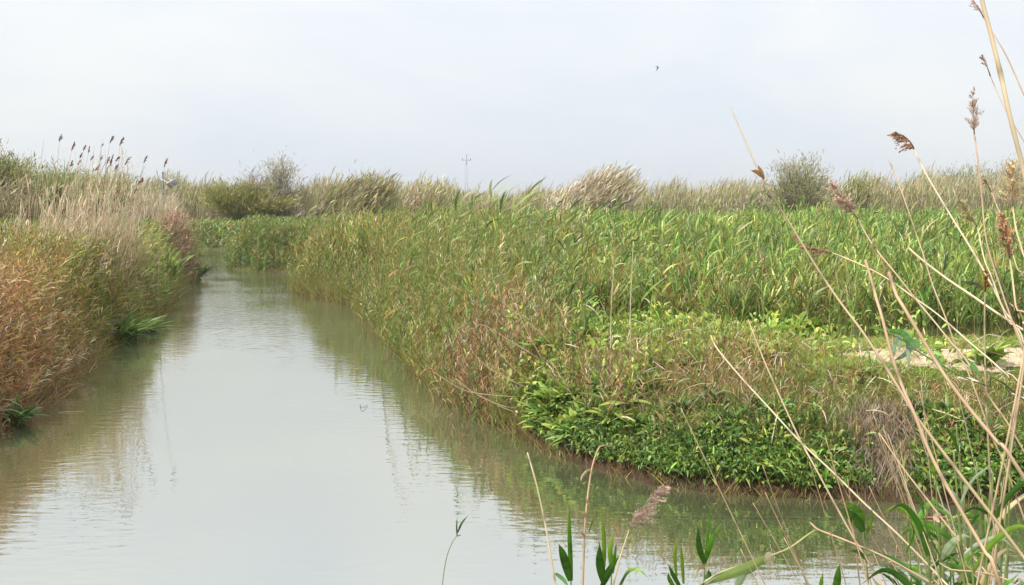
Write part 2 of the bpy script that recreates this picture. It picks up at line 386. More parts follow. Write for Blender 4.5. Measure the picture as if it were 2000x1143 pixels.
DKG = [C(66,108,40,3), C(82,124,46,3), C(56,94,40,2), C(104,142,58,1)]
GRY = [C(112,116,84,3), C(128,124,98,2), C(98,106,70,2), C(140,134,112,1)]
STM = [C(140,140,84,2), C(160,146,96,2), C(120,124,64,2), C(170,130,90,1)]
BST = [C(140,96,66,2), C(164,120,84,2), C(120,84,54,1)]
def mixp(pa, pb, f):
    def g(x, y):
        n = len(x); a = pa(x, y) if callable(pa) else pick(pa, n); b = pb(x, y) if callable(pb) else pick(pb, n)
        s = rng.uniform(0, 1, n) < f(x, y); a[s] = b[s]; return a
    return g

def dead(n, fx, fy, hmax, lw=(.10, .32)):        # pale broken blades lying every way in the stand
    x = rng.uniform(*fx, n); y = rng.uniform(*fy, n); d = sdist(x, y); k = (d > 0); x, y, d = x[k], y[k], d[k]; m = len(x)
    z = hgt(x, y, d) + rng.uniform(.03, 1, m) * hmax(x, y, d)
    D = rng.normal(0, 1, (m, 3)) * [1, 1, .8]; c = pick(TAN + BRN[:1], m, .25)
    ribbons(ac, np.stack([x, y, z], 1), D, rng.uniform(*lw, m), rng.uniform(.004, .010, m), np.stack([0 * x, 0 * x, -rng.uniform(.1, .8, m)], 1), 3, 'leaf', c, c)
# ================================================================== LEFT BANK
def browng(x, y):       # how far the left-bank grass has dried (near) against green-olive (farther on)
    return np.clip(sstep(18.5, 13.5, y + 3.2 * (fbm(x, y, .6, 51) - .5) + .9 * (x + 7)) , .08, .93)
brown_left = mixp(OLV, ORG, browng)
brown_left2 = mixp(OLV, BRN, browng)
ac = Acc()
x, y, d = scat(-15, -4, 8, 24, 230, ref=13, pw=1.1, side=-1, clump=.35, seed=2, dmin=.06)
hh = (.55 + .30 * sstep(12, 22, y) + .45 * fbm(x, y, .8, 52)) * (.35 + .65 * sstep(.0, .9, d)) + .1
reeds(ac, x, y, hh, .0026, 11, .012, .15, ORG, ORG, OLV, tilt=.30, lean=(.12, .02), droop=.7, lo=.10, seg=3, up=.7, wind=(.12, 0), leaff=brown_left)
x, y, d = scat(-15, -4, 8, 22, 90, ref=13, pw=1.1, side=-1, clump=.2, seed=3, dmin=.03)
hh = (.5 + .35 * fbm(x, y, .8, 53)) * (.4 + .6 * sstep(0, .8, d))
grass(ac, x, y, hh, .012, brown_left2, brown_left, tilt=.4, lean=(.10, 0), droop=.6, per=5, jr=.10, seg=4)
x, y, d = scat(-15, -4, 8.5, 24, 12, ref=13, pw=1.1, side=-1, clump=.6, seed=303, dmin=.15)
reeds(ac, x, y, rng.uniform(.8, 1.35, len(x)) * (.55 + .45 * sstep(0, 1, d)), .0034, 11, .015, .24, BST, OLV, OLV, tilt=.2, lean=(.16, 0), droop=.8, lo=.2, wind=(.2, 0), leaff=mixp(OLV, mixp(ORG, TAN, lambda x, y: .3 + 0 * x), browng), lseg=4, up=1.1)
dead(3500, (-9.5, -5.2), (11, 19), lambda x, y, d: (.5 + .5 * fbm(x, y, .8, 52)) * (.4 + .6 * sstep(0, .9, d)))
tag(mk("dry_grass", ac, M_DRY), "dense orange brown and olive grass on the left bank", kind="stuff")

ac = Acc()       # greener, farther
x, y, d = scat(-26, -6, 19, 40, 120, ref=20, pw=1.2, side=-1, clump=.3, seed=4, dmin=.05)
hh = (.9 + .4 * fbm(x, y, .5, 54)) * (.4 + .6 * sstep(0, 1, d))
olg = mixp(OLV, GRN, lambda x, y: .35 + .3 * sstep(24, 34, y))
reeds(ac, x, y, hh, .004, 8, .020, .27, OLV, OLV, OLV, tilt=.22, lean=(.12, .02), droop=.6, lo=.2, wind=(.22, 0), leaff=olg, lseg=3)
tag(mk("bank_grass", ac, M_LEAF), "olive green rank grass farther along the left bank", kind="stuff")

ac = Acc()       # pale dry reeds behind
msk = lambda x, y, d: gs(x, y, -8.5, 22.5, .85, 2.0) * 1.5 + gs(x, y, -10.5, 23, 2.5, 2.0) * .05
x, y, d = scat(-15, -6, 19.5, 28, 85, ref=20, pw=1, side=-1, mask=lambda x, y, d: np.clip(msk(x, y, d), 0, 1), dmin=.3)
hh = (1.35 + 1.0 * np.clip(msk(x, y, d), 0, 1)) * rng.uniform(.7, 1.12, len(x)) * (.85 + .3 * vn(x, y, 1.3, 57))
STRAW = [C(196,174,140,3), C(208,188,156,3), C(176,154,120,2)]
reeds(ac, x, y, hh, .0065, 3, .016, .40, STRAW, STRAW, STRAW, tilt=.07, lean=(.06, 0), droop=.3, lo=.05, wind=(.08, 0), up=2.6)
tag(mk("dry_reeds", ac, M_DRY), "tall pale straw reeds standing thick on the left bank", kind="stuff")

# ================================================================== RIGHT BANK
def bheight(x, y, d):   # stand height grows away from the camera
    return np.interp(y, [9, 12, 14, 18, 22, 27, 34, 50], [.40, .55, .62, .95, 1.15, 1.36, 1.15, 1.0])
def redbrown(x, y):
    return np.clip(1.1 * gs(x, y, -.45, 13.9, .95, 1.3) + .03 + .7 * (fbm(x, y, .9, 61) - .58) + .05 * sstep(18, 26, y), .02, .9)
ol2 = mixp(mixp(GRN, OLV, lambda x, y: .30 + 0 * x), ORG, lambda x, y: .03 + .18 * (fbm(x, y, .6, 161) > .58))
def bankcol(x, y):
    a = ol2(x, y); b = pick(BRN + TAN[:1], len(x)); s = rng.uniform(0, 1, len(x)) < redbrown(x, y); a[s] = b[s]; return a
ac = Acc()
def m1(x, y, d): return np.where(d < np.interp(y, [12, 16, 24, 34], [1.7, 3.0, 4.5, 7.0]), 1.0, 0.0) * (y > 12.4 - .25 * x * 0)
x, y, d = scat(-10, 2, 12.2, 34, 420, ref=14, pw=1.5, side=1, mask=lambda x, y, d: m1(x, y, d) * np.where((x > .45) & (y < 14.5), .0, 1), clump=.3, seed=5, dmin=-.10)
hh = bheight(x, y, d) * (.62 + .38 * sstep(.0, .8, d)) * (.58 + .85 * fbm(x, y, 1.1, 62)) * rng.uniform(.7, 1.15, len(x)) + .22 * sstep(.5, 0, d)
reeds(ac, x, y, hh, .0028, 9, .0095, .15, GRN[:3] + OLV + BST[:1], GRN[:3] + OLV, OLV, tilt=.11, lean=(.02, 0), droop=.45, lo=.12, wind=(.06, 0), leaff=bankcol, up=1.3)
x, y, d = scat(-8, 1, 12.2, 26, 120, ref=14, pw=1.3, side=1, mask=lambda x, y, d: (d < 2.5) * 1.0, clump=.3, seed=6, dmin=-.05)
grass(ac, x, y, bheight(x, y, d) * .85 * (.6 + .4 * sstep(0, .8, d)), .010, bankcol, bankcol, tilt=.18, lean=(.0, 0), droop=.45, per=5, jr=.08, seg=4)
tall0 = scat(-10, 1.5, 12.4, 32, 20, ref=14, pw=1.2, side=1, mask=lambda x, y, d: np.where(d < 0, .8, 1) * (d < 5), clump=.6, seed=302, dmin=-.35)
x, y, d = tall0
reeds(ac, x, y, bheight(x, y, d) * rng.uniform(.9, 1.35, len(x)), .0036, 11, .016, .24, OLV, OLV, OLV, tilt=.12, lean=(.04, 0), droop=.7, lo=.2, wind=(.12, 0), leaff=mixp(mixp(DKG, GRN, lambda x, y: .5 + 0 * x), ORG, lambda x, y: .2 + 0 * x), lseg=4, up=1.25)
dead(3500, (-5.5, 1.2), (12, 22), lambda x, y, d: bheight(x, y, d) * .9 * (d < 3.5), (.08, .26))
tag(mk("bank_reeds", ac, M_LEAF), "thick olive and reddish brown reed grass along the right water's edge", kind="stuff")

ac = Acc()       # rear of the right bank, mixed with the field
fcol = mixp(mixp(mixp(FLD, DKG, lambda x, y: np.clip(.2 + 2.2 * (fbm(x, y, .45, 401) - .5), 0, .85)), LIM, lambda x, y: np.clip(.12 + 2.2 * (fbm(x, y, .55, 402) - .55), 0, .8)), OLV, lambda x, y: np.clip(.95 - .085 * (x + 6.5 - (30 - y) * .12), .06, .9) + .25 * (fbm(x, y, .5, 63) - .5) + .18 * sstep(15.5, 13, y))
def m2(x, y, d): return ((d > np.interp(y, [12, 16, 24, 34], [1.2, 2.2, 3.5, 5.0])) & (y > np.interp(x, [-3, 0, 1.4, 2.4, 3.2, 14], [15, 14.6, 14.4, 13.6, 13.4, 13.4]))).astype(float)
x, y, d = scat(-12, 18, 13, 27, 130, ref=14, pw=1.5, side=1, mask=m2, clump=.55, seed=7)
hh = np.interp(y, [13, 14, 18, 22, 27], [.80, .85, .98, 1.12, 1.25]) * (.45 + 1.0 * fbm(x, y, .8, 64)) * rng.uniform(.7, 1.12, len(x)) * np.interp(x, [-2, 2, 4, 14], [.95, .80, 1.12, 1.15])
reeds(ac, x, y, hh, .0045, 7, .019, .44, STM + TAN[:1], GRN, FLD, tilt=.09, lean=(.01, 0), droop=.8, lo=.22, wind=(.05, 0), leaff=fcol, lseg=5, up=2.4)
# scattered taller stems break the even top
def tall(x0, x1, y0, y1, dens, side, mask, hf, leaf, w, ll, seed, st=None, lean=.04):
    x, y, d = scat(x0, x1, y0, y1, dens, ref=14, pw=1.1, side=side, mask=mask, clump=.6, seed=seed, dmin=.02)
    reeds(ac, x, y, hf(x, y, d) * rng.uniform(.9, 1.35, len(x)), .0042, 10, w, ll, st or OLV, OLV, FLD, tilt=.10, lean=(lean, 0), droop=.8, lo=.30, wind=(.12, 0), leaff=leaf, lseg=4, up=1.25)
tall(-12, 15, 13.5, 30, 7, 1, lambda x, y, d: (d > 1.0) * (y > np.interp(x, [-3, 0, 2.4, 3.2], [13, 14, 13.6, 13.4])), lambda x, y, d: np.interp(y, [13, 18, 27], [.95, 1.12, 1.30]), mixp(FLD, DKG, lambda x, y: .35 + 0 * x), .022, .36, 301)
tag(mk("reed_field", ac, M_LEAF), "lush green broad leaved reed field in front", kind="stuff")
ac = Acc()
x, y, d = scat(-16, 40, 26, 56, 60, ref=26, pw=1.3, side=1, mask=lambda x, y, d: (d > .2) * (y < 50 + .0 * x), clump=.45, seed=8)
hh = np.interp(y, [26, 34, 50], [1.24, 1.28, 1.25]) * np.where(y > 31, np.interp(CX + F * x / y, [480, 760], [.32, 1]), 1) * (.55 + .8 * fbm(x, y, .5, 65)) * rng.uniform(.75, 1.1, len(x))
reeds(ac, x, y, hh, .006, 7, .030, .50, GRN, GRN, FLD, tilt=.10, lean=(.02, 0), droop=.8, lo=.25, wind=(.08, 0), leaff=fcol, lseg=4, up=2.0)
tag(mk("far_reed_field", ac, M_LEAF), "green reed field stretching away to the pale reed belt", kind="stuff")

ac = Acc()       # island-like clump at the bend
x, y, d = scat(-14, -6.5, 40, 47, 110, ref=45, pw=1, side=1, dmin=-.05)
hh = (.80 + .35 * fbm(x, y, .8, 66)) * (.7 + .4 * sstep(0, 1.2, d))
reeds(ac, x, y, hh, .006, 10, .018, .26, GRN, GRN, DKG, tilt=.14, lean=(.0, 0), droop=.5, lo=.05, wind=(.08, 0), leaff=mixp(mixp(GRN, OLV, lambda x, y: .6 + 0 * x), DKG, lambda x, y: .45 + 0 * x))
tag(mk("bend_reeds", ac, M_LEAF), "dense dark green reeds standing in the water at the bend", kind="stuff")

ac = Acc()       # bright leafy weeds between reeds and bank grass
x, y, d = scat(-.4, 5, 11.0, 15.6, 300, ref=12, pw=.6, side=1, mask=lambda x, y, d: np.clip(.75 * gs(x, y, 1.7, 13.0, 1.7, 1.6) + 1.3 * (fbm(x, y, 1.6, 171) - .5) - .10, 0, 1), clump=.45, seed=9)
z = hgt(x, y)
for k in range(9):
    n = len(x); D = az_dirs(n, .8); D[:, 2] = rng.uniform(.3, 1.2, n)
    P = np.stack([x + rng.normal(0, .05, n), y + rng.normal(0, .05, n), z + rng.uniform(.0, .42, n) * (.15 + 1.3 * vn(x, y, 2.2, 67))], 1)
    c = mixp(LIM, GRN, lambda x, y: .35 + 0 * x)(x, y)
    ribbons(ac, P, D, rng.uniform(.06, .15, n), rng.uniform(.022, .05, n), np.stack([0 * x, 0 * x, -rng.uniform(.1, .8, n)], 1), 3, 'ovate', c, c * 1.1, fold=.25)
tag(mk("leafy_weeds", ac, M_LEAF), "bright lime green leafy weeds on top of the right bank", kind="stuff")

ac = Acc()       # thin brown-green grass on the front edge
def m3(x, y, d): return ((y < np.interp(x, [.3, 1.5, 2.6, 3.3, 4, 6, 12], [13.0, 12.4, 12.0, 11.0, 10.75, 10.5, 10.3]))).astype(float) * (x > .2)
frc = mixp(mixp(mixp(LIM, OLV, lambda x, y: .5 + 0 * x), mixp(DKG, OLV, lambda x, y: .4 + 0 * x), lambda x, y: .9 * sstep(11.2, 10.5, y - .35 * np.maximum(2.2 - x, 0))), BRN + TAN[:1], lambda x, y: np.clip(.12 + .8 * gs(x, y, 2.25, 11.2, .42, .7) + .7 * gs(x, y, 1.05, 11.5, .45, .6) + .9 * (fbm(x, y, 1.3, 71) - .5) + .22 * sstep(10.9, 10.4, y), .05, .9))
x, y, d = scat(.1, 10, 8.3, 13.2, 190, ref=11, pw=.5, side=1, mask=m3, clump=.5, seed=10, dmin=.22)
hh = (.36 + .50 * fbm(x, y, 1.4, 72)) * np.interp(x, [.5, 1.9, 2.6, 3.4, 8], [.98, .88, .66, .46, .35])
reeds(ac, x, y, hh, .0022, 8, .0065, .12, BST, BST, OLV, tilt=.22, lean=(.02, -.04), droop=.35, lo=.15, wind=(.03, 0), leaff=frc, up=1.5)
x, y, d = scat(.3, 10, 8.6, 13.2, 150, ref=11, pw=.5, side=1, mask=m3, clump=.3, seed=11, dmin=.25)
grass(ac, x, y, np.interp(x, [1.5, 3], [.36, .2]), .006, frc, frc, tilt=.5, droop=.8, per=5, jr=.08, seg=3)
dead(1500, (.3, 5.5), (9.6, 12.4), lambda x, y, d: .42 * np.interp(x, [2, 3.4], [1, .5]) * sstep(0, .5, d) + .05)
tag(mk("brown_grass", ac, M_DRY), "thin brownish green grass on the front edge of the right bank", kind="stuff")

ac = Acc()       # low moss green turf round the path and over the top
x, y, d = scat(.5, 13, 8.9, 14.5, 900, ref=12, pw=.4, side=1, mask=lambda x, y, d: np.where(path_mask(x, y) > .55, .02, 1), clump=.2, seed=12, dmin=.35)
grass(ac, x, y, .10 + .05 * vn(x, y, 3, 73), .008, LIM[:2], LIM, tilt=.7, droop=.8, per=5, jr=.05, seg=2)
tag(mk("turf", ac, M_LEAF), "short yellow green turf around the sandy path", kind="stuff")

ac = Acc()       # ground cover hanging down the bank face to the water
x, y, d = scat(.2, 11, 8.2, 12.6, 760, ref=11, pw=.3, side=1, mask=lambda x, y, d: (d < .75) * np.clip(.10 + 1.3 * (fbm(x, y, 1.5, 74) - .45) + .8 * (d < .36) - 1.4 * gs(x, y, 3.33, 9.75, .30, .6), 0, 1), seed=13, dmin=.05)
z = hgt(x, y)
for k in range(13):
    n = len(x); D = az_dirs(n, .9); D[:, 2] = rng.uniform(.3, 1.5, n); D[:, 1] -= .35
    P = np.stack([x + rng.normal(0, .05, n), y + rng.normal(0, .05, n), z + rng.uniform(.0, .15, n) * (.5 + vn(x, y, 2.2, 75))], 1)
    c = mixp(mixp(DKG, GRN[:3], lambda x, y: .35 + .5 * (fbm(x, y, 2.2, 277) - .4)), LIM, lambda x, y: .08 + .25 * (fbm(x, y, 1.2, 276) - .4))(x, y)
    ribbons(ac, P, D, rng.uniform(.05, .15, n) * (.6 + .8 * vn(x, y, 1.3, 275)), rng.uniform(.016, .034, n), np.stack([0 * x, 0 * x, -rng.uniform(.2, .9, n)], 1), 3, 'ovate', c, c * 1.05, fold=.25)
tag(mk("ground_cover", ac, M_LEAF), "dark green small leaved ground cover at the right water's edge", kind="stuff")

ac = Acc()       # tangle of dead straw on the bank face
n = 1500; x = rng.normal(3.36, .16, n); y = 9.52 + rng.uniform(0, .62, n); z = np.maximum(hgt(x, y), .02) + rng.uniform(-.02, .10, n)
D = np.stack([rng.normal(0, .55, n), -np.abs(rng.normal(.2, .2, n)), -np.ones(n)], 1)
ribbons(ac, np.stack([x, y, z + .12], 1), D, rng.uniform(.12, .38, n), .0055, np.stack([rng.normal(0, .2, n), -.2 * np.ones(n), 0 * x], 1), 2, 'line', pick(BRN + TAN[:2] + TAN[:2], n) * .5, pick(TAN, n) * .55)
tag(mk("dead_straw", ac, M_DRY), "matted dead brown straw hanging down the right bank to the water", kind="stuff")

# ================================================================== FAR BELT
ac = Acc()
gr = mixp(GRY, OLV, lambda x, y: .35 + 0 * x)
x, y, d = scat(-34, 46, 50, 67, 30, ref=60, pw=1, clump=.1, seed=14, mask=lambda x, y, d: ((y < 62) | (x < -6)) * 1.0)
hh = (.85 + .35 * fbm(x, y, .4, 80)) * (1 - .45 * sstep(-4, -9, x))
reeds(ac, x, y, hh, .010, 6, .045, .5, GRY, GRN, OLV, tilt=.16, lean=(.1, 0), droop=.6, lo=.1, leaff=mixp(GRN, GRY, lambda x, y: np.clip(.35 + .03 * (x + 5), .2, .75)), lseg=2)
tag(mk("far_grass", ac, M_LEAF), "grey green rough grass in front of the distant reed belt", kind="stuff")
ac = Acc()
x, y, d = scat(-42, 52, 61, 73, 30, ref=70, pw=1, clump=.12, seed=15, mask=lambda x, y, d: ((y > 66) | (x > -6)) * 1.0)
u = CX + F * x / y
topz = np.interp(u, [0, 250, 300, 380, 450, 560, 640, 720, 760, 830, 900, 930, 1000, 1080, 1120, 1230, 1330, 1420, 1600, 1800, 2000],
                 [345, 345, 332, 335, 345, 350, 340, 342, 352, 350, 362, 376, 376, 362, 352, 352, 350, 352, 350, 342, 336])
hh = (2.6 + (HOR - topz) * y / F - .9) * (.60 + .30 * vn(x, y, .9, 81) + .25 * (vn(u, 0 * u, .03, 181) - .3)) * rng.uniform(.85, 1.06, len(x)) 
bl = mixp(TAN, GTN, lambda x, y: .45 + .9 * (fbm(x, y, .25, 82) - .4))
P, D, B, Lg = reeds(ac, x, y, hh, .016, 3, .034, .60, TAN, TAN, GTN, tilt=.045, lean=(.03, 0), droop=.15, lo=.05, leaff=bl, lseg=2, up=2.4, wind=(.08, 0))
n = len(x); T = P + D * Lg[:, None] + B * Lg[:, None]
for k in range(5):
    hz = az_dirs(n, .2, (.06, 0)); c = pick(GTN, n)
    ribbons(ac, T - D * rng.uniform(0, .9, n)[:, None] , hz, rng.uniform(.25, .5, n), .030, np.stack([.06 + 0 * x, 0 * x, -rng.uniform(0, .25, n)], 1), 2, 'leaf', c, c)
kk = rng.uniform(0, 1, n) < .10; m = kk.sum()
for k in range(3):
    ribbons(ac, T[kk] + rng.normal(0, .02, (m, 3)), az_dirs(m, .10, (.2, 0)), rng.uniform(.45, 1.0, m), .030, np.tile([.2, 0, -.1], (m, 1)), 3, 'leaf', pick(TAN, m) * .8, pick(TAN, m) * .8)
tag(mk("reed_belt", ac, M_DRY), "belt of tall tan reeds with green tops along the horizon", kind="stuff")

ac = Acc()       # tan reeds in front of the solar panel
x, y, d = scat(-26, -9, 50, 57, 55, ref=45, pw=1, side=-1, mask=lambda x, y, d: ((CX + F * x / y > 225) & (CX + F * x / y < 455)) * 1.0, clump=.2, seed=16, dmin=.6)
u = CX + F * x / y
hh = (2.6 + (HOR - np.interp(u, [225, 300, 380, 455], [352, 366, 372, 392])) * y / F - .9) * rng.uniform(.72, 1.0, len(x))
reeds(ac, x, y, hh, .011, 3, .03, .5, TAN, TAN, TAN, tilt=.09, lean=(.05, 0), droop=.2, lo=.05, up=2.2, wind=(.08, 0), lseg=2)
tag(mk("tan_reeds", ac, M_DRY), "mass of tan reeds below the solar panel beyond the left bank", kind="stuff")
ac = Acc()       # low green growth on the far bank of the channel
x, y, d = scat(-28, -8, 36, 61, 70, ref=45, pw=1, clump=.3, seed=17, side=-1, dmin=.1)
hh = (.55 + .5 * fbm(x, y, .5, 98))
reeds(ac, x, y, hh, .008, 7, .03, .34, GRN, GRN, GRN, tilt=.2, lean=(.05, 0), droop=.6, lo=.1, leaff=mixp(GRN, OLV, lambda x, y: .4 + 0 * x), lseg=2)
tag(mk("channel_grass", ac, M_LEAF), "low soft green growth round the bend of the channel", kind="stuff")

ac = Acc()       # plants overhanging the waterline
x, y, d = scat(-10, 11, 8.2, 34, 450, ref=11, pw=1.0, side=1, mask=lambda x, y, d: ((d < .16) & ((x < .2) | (fbm(x, y, 1.8, 175) > .47))) * 1.0, dmin=-.08)
grass(ac, x, y, np.interp(y, [10, 14, 30], [.20, .42, .70]) * rng.uniform(.6, 1.2, len(x)), .008, mixp(OLV, BST, lambda x, y: .35 + 0 * x), mixp(OLV, GRN, lambda x, y: .5 + 0 * x), tilt=.3, lean=(-.04, -.08), droop=.5, per=4, jr=.05, seg=3)
x, y, d = scat(-13, -4, 8, 36, 260, ref=13, pw=1.0, side=-1, mask=lambda x, y, d: (d < .18) * 1.0, dmin=-.08)
grass(ac, x, y, np.interp(y, [10, 14, 30], [.30, .38, .6]) * rng.uniform(.6, 1.2, len(x)), .010, mixp(OLV, BRN, lambda x, y: .55 * (y < 18)), mixp(OLV, BRN, lambda x, y: .55 * (y < 18)), tilt=.45, lean=(.08, -.05), droop=.8, per=4, jr=.05, seg=3)
tag(mk("waterline_grass", ac, M_DRY), "fringe of grass hanging over the water along both banks", kind="stuff")
# ================================================================== builders for single things
def curve(pts, n):                          # Catmull-Rom through points
    P = np.array(pts, float); P = np.vstack([2 * P[0] - P[1], P, 2 * P[-1] - P[-2]])
    seg = np.linalg.norm(np.diff(P[1:-1], axis=0), axis=1); s = np.concatenate([[0], np.cumsum(seg)]); s /= s[-1]
    o = []
    for t in np.linspace(0, 1, n):
        i = min(max(np.searchsorted(s, t) - 1, 0), len(seg) - 1)
        u = (t - s[i]) / max(s[i + 1] - s[i], 1e-9)
        a, b, c, d = P[i:i + 4]
        o.append(.5 * (2 * b + (c - a) * u + (2 * a - 5 * b + 4 * c - d) * u * u + (3 * b - a - 3 * c + d) * u ** 3))
    return np.array(o)
def tube(acc, pts, r, cols, sides=8):
    P = np.array(pts); n = len(P); r = np.broadcast_to(r, (n,)); cols = np.broadcast_to(cols, (n, 3))
    T = nrm(np.gradient(P, axis=0)); ref = np.array([0.3, 1, .1]) if abs(T[0][1]) < .9 else np.array([1, 0, 0.])
    A = nrm(np.cross(T, ref)); Bn = np.cross(T, A)
    a = np.linspace(0, 2 * np.pi, sides, endpoint=False)
    V = P[:, None] + r[:, None, None] * (np.cos(a)[None, :, None] * A[:, None] + np.sin(a)[None, :, None] * Bn[:, None])
    b = (np.arange(n - 1) * sides)[:, None]; j = np.arange(sides)[None]; k = (j + 1) % sides
    acc.add(V, np.stack([b + j, b + k, b + sides + k, b + sides + j], -1).reshape(-1, 4), np.repeat(cols[:, None], sides, 1))
    for e, fl in ((0, 1), (n - 1, 0)):
        m = e * sides; f = [[m + q, m + q + 1, m + (q + 2) % sides, m] for q in range(0)]
        tri = np.array([[m, m + q, m + q + 1] for q in range(1, sides - 1)]); acc.t.append((tri[:, ::-1] if fl else tri) + acc.n - len(V.reshape(-1, 3)))
def box(acc, c, half, col, R=np.eye(3)):
    V = np.array([[sx, sy, sz] for sx in (-1, 1) for sy in (-1, 1) for sz in (-1, 1)], float) * half
    f = [[0, 1, 3, 2], [4, 6, 7, 5], [0, 4, 5, 1], [2, 3, 7, 6], [0, 2, 6, 4], [1, 5, 7, 3]]
    acc.add(V @ np.array(R).T + c, f, np.tile(col, (8, 1)))
def cane_pts(pix, D0, D1, ext=None):        # pixel trace -> world curve; D0 at tip (first) D1 at the last
    n = len(pix); s = np.linspace(0, 1, n)
    W = [at(px, py, D0 + (D1 - D0) * t) for (px, py), t in zip(pix, s)]
    if ext is not None:                     # carry the stem on down to its root in the near bank
        d = W[-1] - W[-2]; d = d / max(-d[2], .35 * np.linalg.norm(d)); d[0] = np.clip(d[0], -1.1, 1.1); d[1] = 0
        dz = W[-1][2] - .95; m = W[-1] + d * dz * .5 * [1, 1, 0]; m[2] = W[-1][2] - dz * .5
        e = m + d * dz * .35 * [1, 1, 0]; e[2] = float(hgt(e[:1], e[1:2])[0]) - .03; W += [m, e]
    return W
TANC = np.array(srgb(198, 174, 142)); PALEC = np.array(srgb(210, 192, 162)); RDC = np.array(srgb(192, 162, 132)); GRC = np.array(srgb(128, 142, 84)); DKC = np.array(srgb(96, 80, 60))
def stem_mesh(W, r0, r1, col, node=.16, n=None):
    Lw = sum(np.linalg.norm(np.array(W[i + 1]) - np.array(W[i])) for i in range(len(W) - 1))
    n = n or max(24, int(Lw / .02)); P = curve(W, n); t = np.linspace(0, 1, n)
    s = t * Lw; ph = (s / node + rng.uniform()) % 1
    r = (r0 + (r1 - r0) * t ** .6) * (1 + .22 * (ph < .09)); sh = np.where(ph < .09, .55, 1) * np.where((ph > .09) & (ph < .2), 1.15, 1)
    c = col[None] * (sh * np.exp(.22 * (fbm(s, s * 0 + rng.uniform(0, 50), 9, 3) - .5)))[:, None]
    c = c * np.array([1.0, .985, .96]) ** (vn(s, s * 0, 3, 8) * 4)[:, None]
    a = Acc(); tube(a, P, r, c, 8); return a, P
def plume_mesh(base, axis, Lp, n, spread, droop, col, w=.0016, bl=.45, sub=3):
    """feathery panicle: many fine drooping branchlets with spikelets along a curved axis"""
    a = Acc(); axis = nrm(np.array(axis, float)); droop = np.array(droop, float)
    t = rng.uniform(0, 1, n) ** .85
    ctr = lambda t: base + axis * (Lp * t)[:, None] + droop[None] * (Lp * t * t)[:, None]
    ts = np.linspace(0, 1, 12); tube(a, ctr(ts), w * 2.0 * (1.1 - ts), col, 5)
    col = np.minimum(col * 1.5, .85); e1 = nrm(np.cross(axis, [0.1, .2, 1]) + 1e-6); e2 = np.cross(axis, e1)
    nb = max(12, n // 4); tb = np.sort(rng.uniform(.0, .97, nb)); Pb = ctr(tb); az = rng.uniform(0, 6.283, nb)
    out_ = np.cos(az)[:, None] * e1 + np.sin(az)[:, None] * e2
    Db = nrm(nrm(axis + 2 * droop * tb[:, None]) + out_ * spread * rng.uniform(.3, 1.1, nb)[:, None] + droop * .9)
    Lb = Lp * bl * (1 - .62 * tb) * rng.uniform(.55, 1.15, nb); Bb = droop[None] * .8 + np.array([0, 0, -.22]) + rng.normal(0, .08, (nb, 3))
    cb = col * np.exp(rng.normal(0, .2, (nb, 1))); ribbons(a, Pb, Db, Lb, w, Bb, 6, 'line', cb * .8, cb); w = w * 1.25
    m = nb * 11; i = np.repeat(np.arange(nb), 11); u = rng.uniform(.12, 1, m)
    P = Pb[i] + Db[i] * (Lb[i] * u)[:, None] + Bb[i] * (Lb[i] * u * u)[:, None]
    D = nrm(nrm(Db[i] + 2 * Bb[i] * u[:, None]) + rng.normal(0, .28, (m, 3))); Ls = Lb[i] * rng.uniform(.14, .32, m) * (1.1 - .5 * u)
    c = cb[i] * np.exp(rng.normal(0, .15, (m, 1))); ribbons(a, P, D, Ls, w * .8, np.array([0, 0, -.2]) + 0 * P, 3, 'line', c, c)
    for k in range(sub):                     # spikelets
        q = rng.uniform(.3, 1, m); Q = P + D * (Ls * q)[:, None]
        ribbons(a, Q, nrm(D + rng.normal(0, .35, (m, 3))), Lp * rng.uniform(.03, .06, m), w * 1.7, 0 * Q, 2, 'leaf', c * .9, c * 1.1)
    return a
def leaf_mesh(W, width, col, col1=None, roll=.5, n=16, fold=.22, prof='leaf', a=None):
    P = curve(W, n); t = np.linspace(0, 1, n); T = nrm(np.gradient(P, axis=0)); tipb = sstep(rng.uniform(.80, .97), 1.0, t)[:, None]
    view = nrm(P - CAM); S = nrm(np.cross(T, view)); N = np.cross(S, T)
    ang = roll + .5 * (t - .5); S2 = S * np.cos(ang)[:, None] + N * np.sin(ang)[:, None]; N2 = np.cross(S2, T)
    w = .5 * width * PROF[prof](t); c = col[None] * (1 - t)[:, None] + (col if col1 is None else col1)[None] * t[:, None]
    c = c * (1 - tipb) + np.array(srgb(176, 140, 90)) * tipb; c = c * (1 - .35 * (vn(t * 30, 0 * t, 1, rng.integers(99)) > .86))[:, None]
    streak = 1 + .12 * (vn(t, 0 * t, 12, rng.integers(99)) - .5)
    rows = []; cc = []
    for q, f in ((-1, 1), (-.5, .96), (0, 1.15), (.5, .96), (1, 1.02)):
        rows.append(P + S2 * (w * q)[:, None] - N2 * (w * fold * (1 - abs(q)))[:, None]); cc.append(c * f * streak[:, None])
    V = np.stack(rows, 1); b = (np.arange(n - 1) * 5)[:, None]; j = np.arange(4)[None]
    a = a or Acc(); a.add(V, np.stack([b + j, b + j + 1, b + j + 6, b + j + 5], -1).reshape(-1, 4), np.stack(cc, 1)); return a
LG1 = np.array(srgb(96, 146, 44)); LG2 = np.array(srgb(70, 116, 40)); LG3 = np.array(srgb(138, 176, 62)); LGY = np.array(srgb(150, 168, 130)); LDR = np.array(srgb(198, 174, 134))

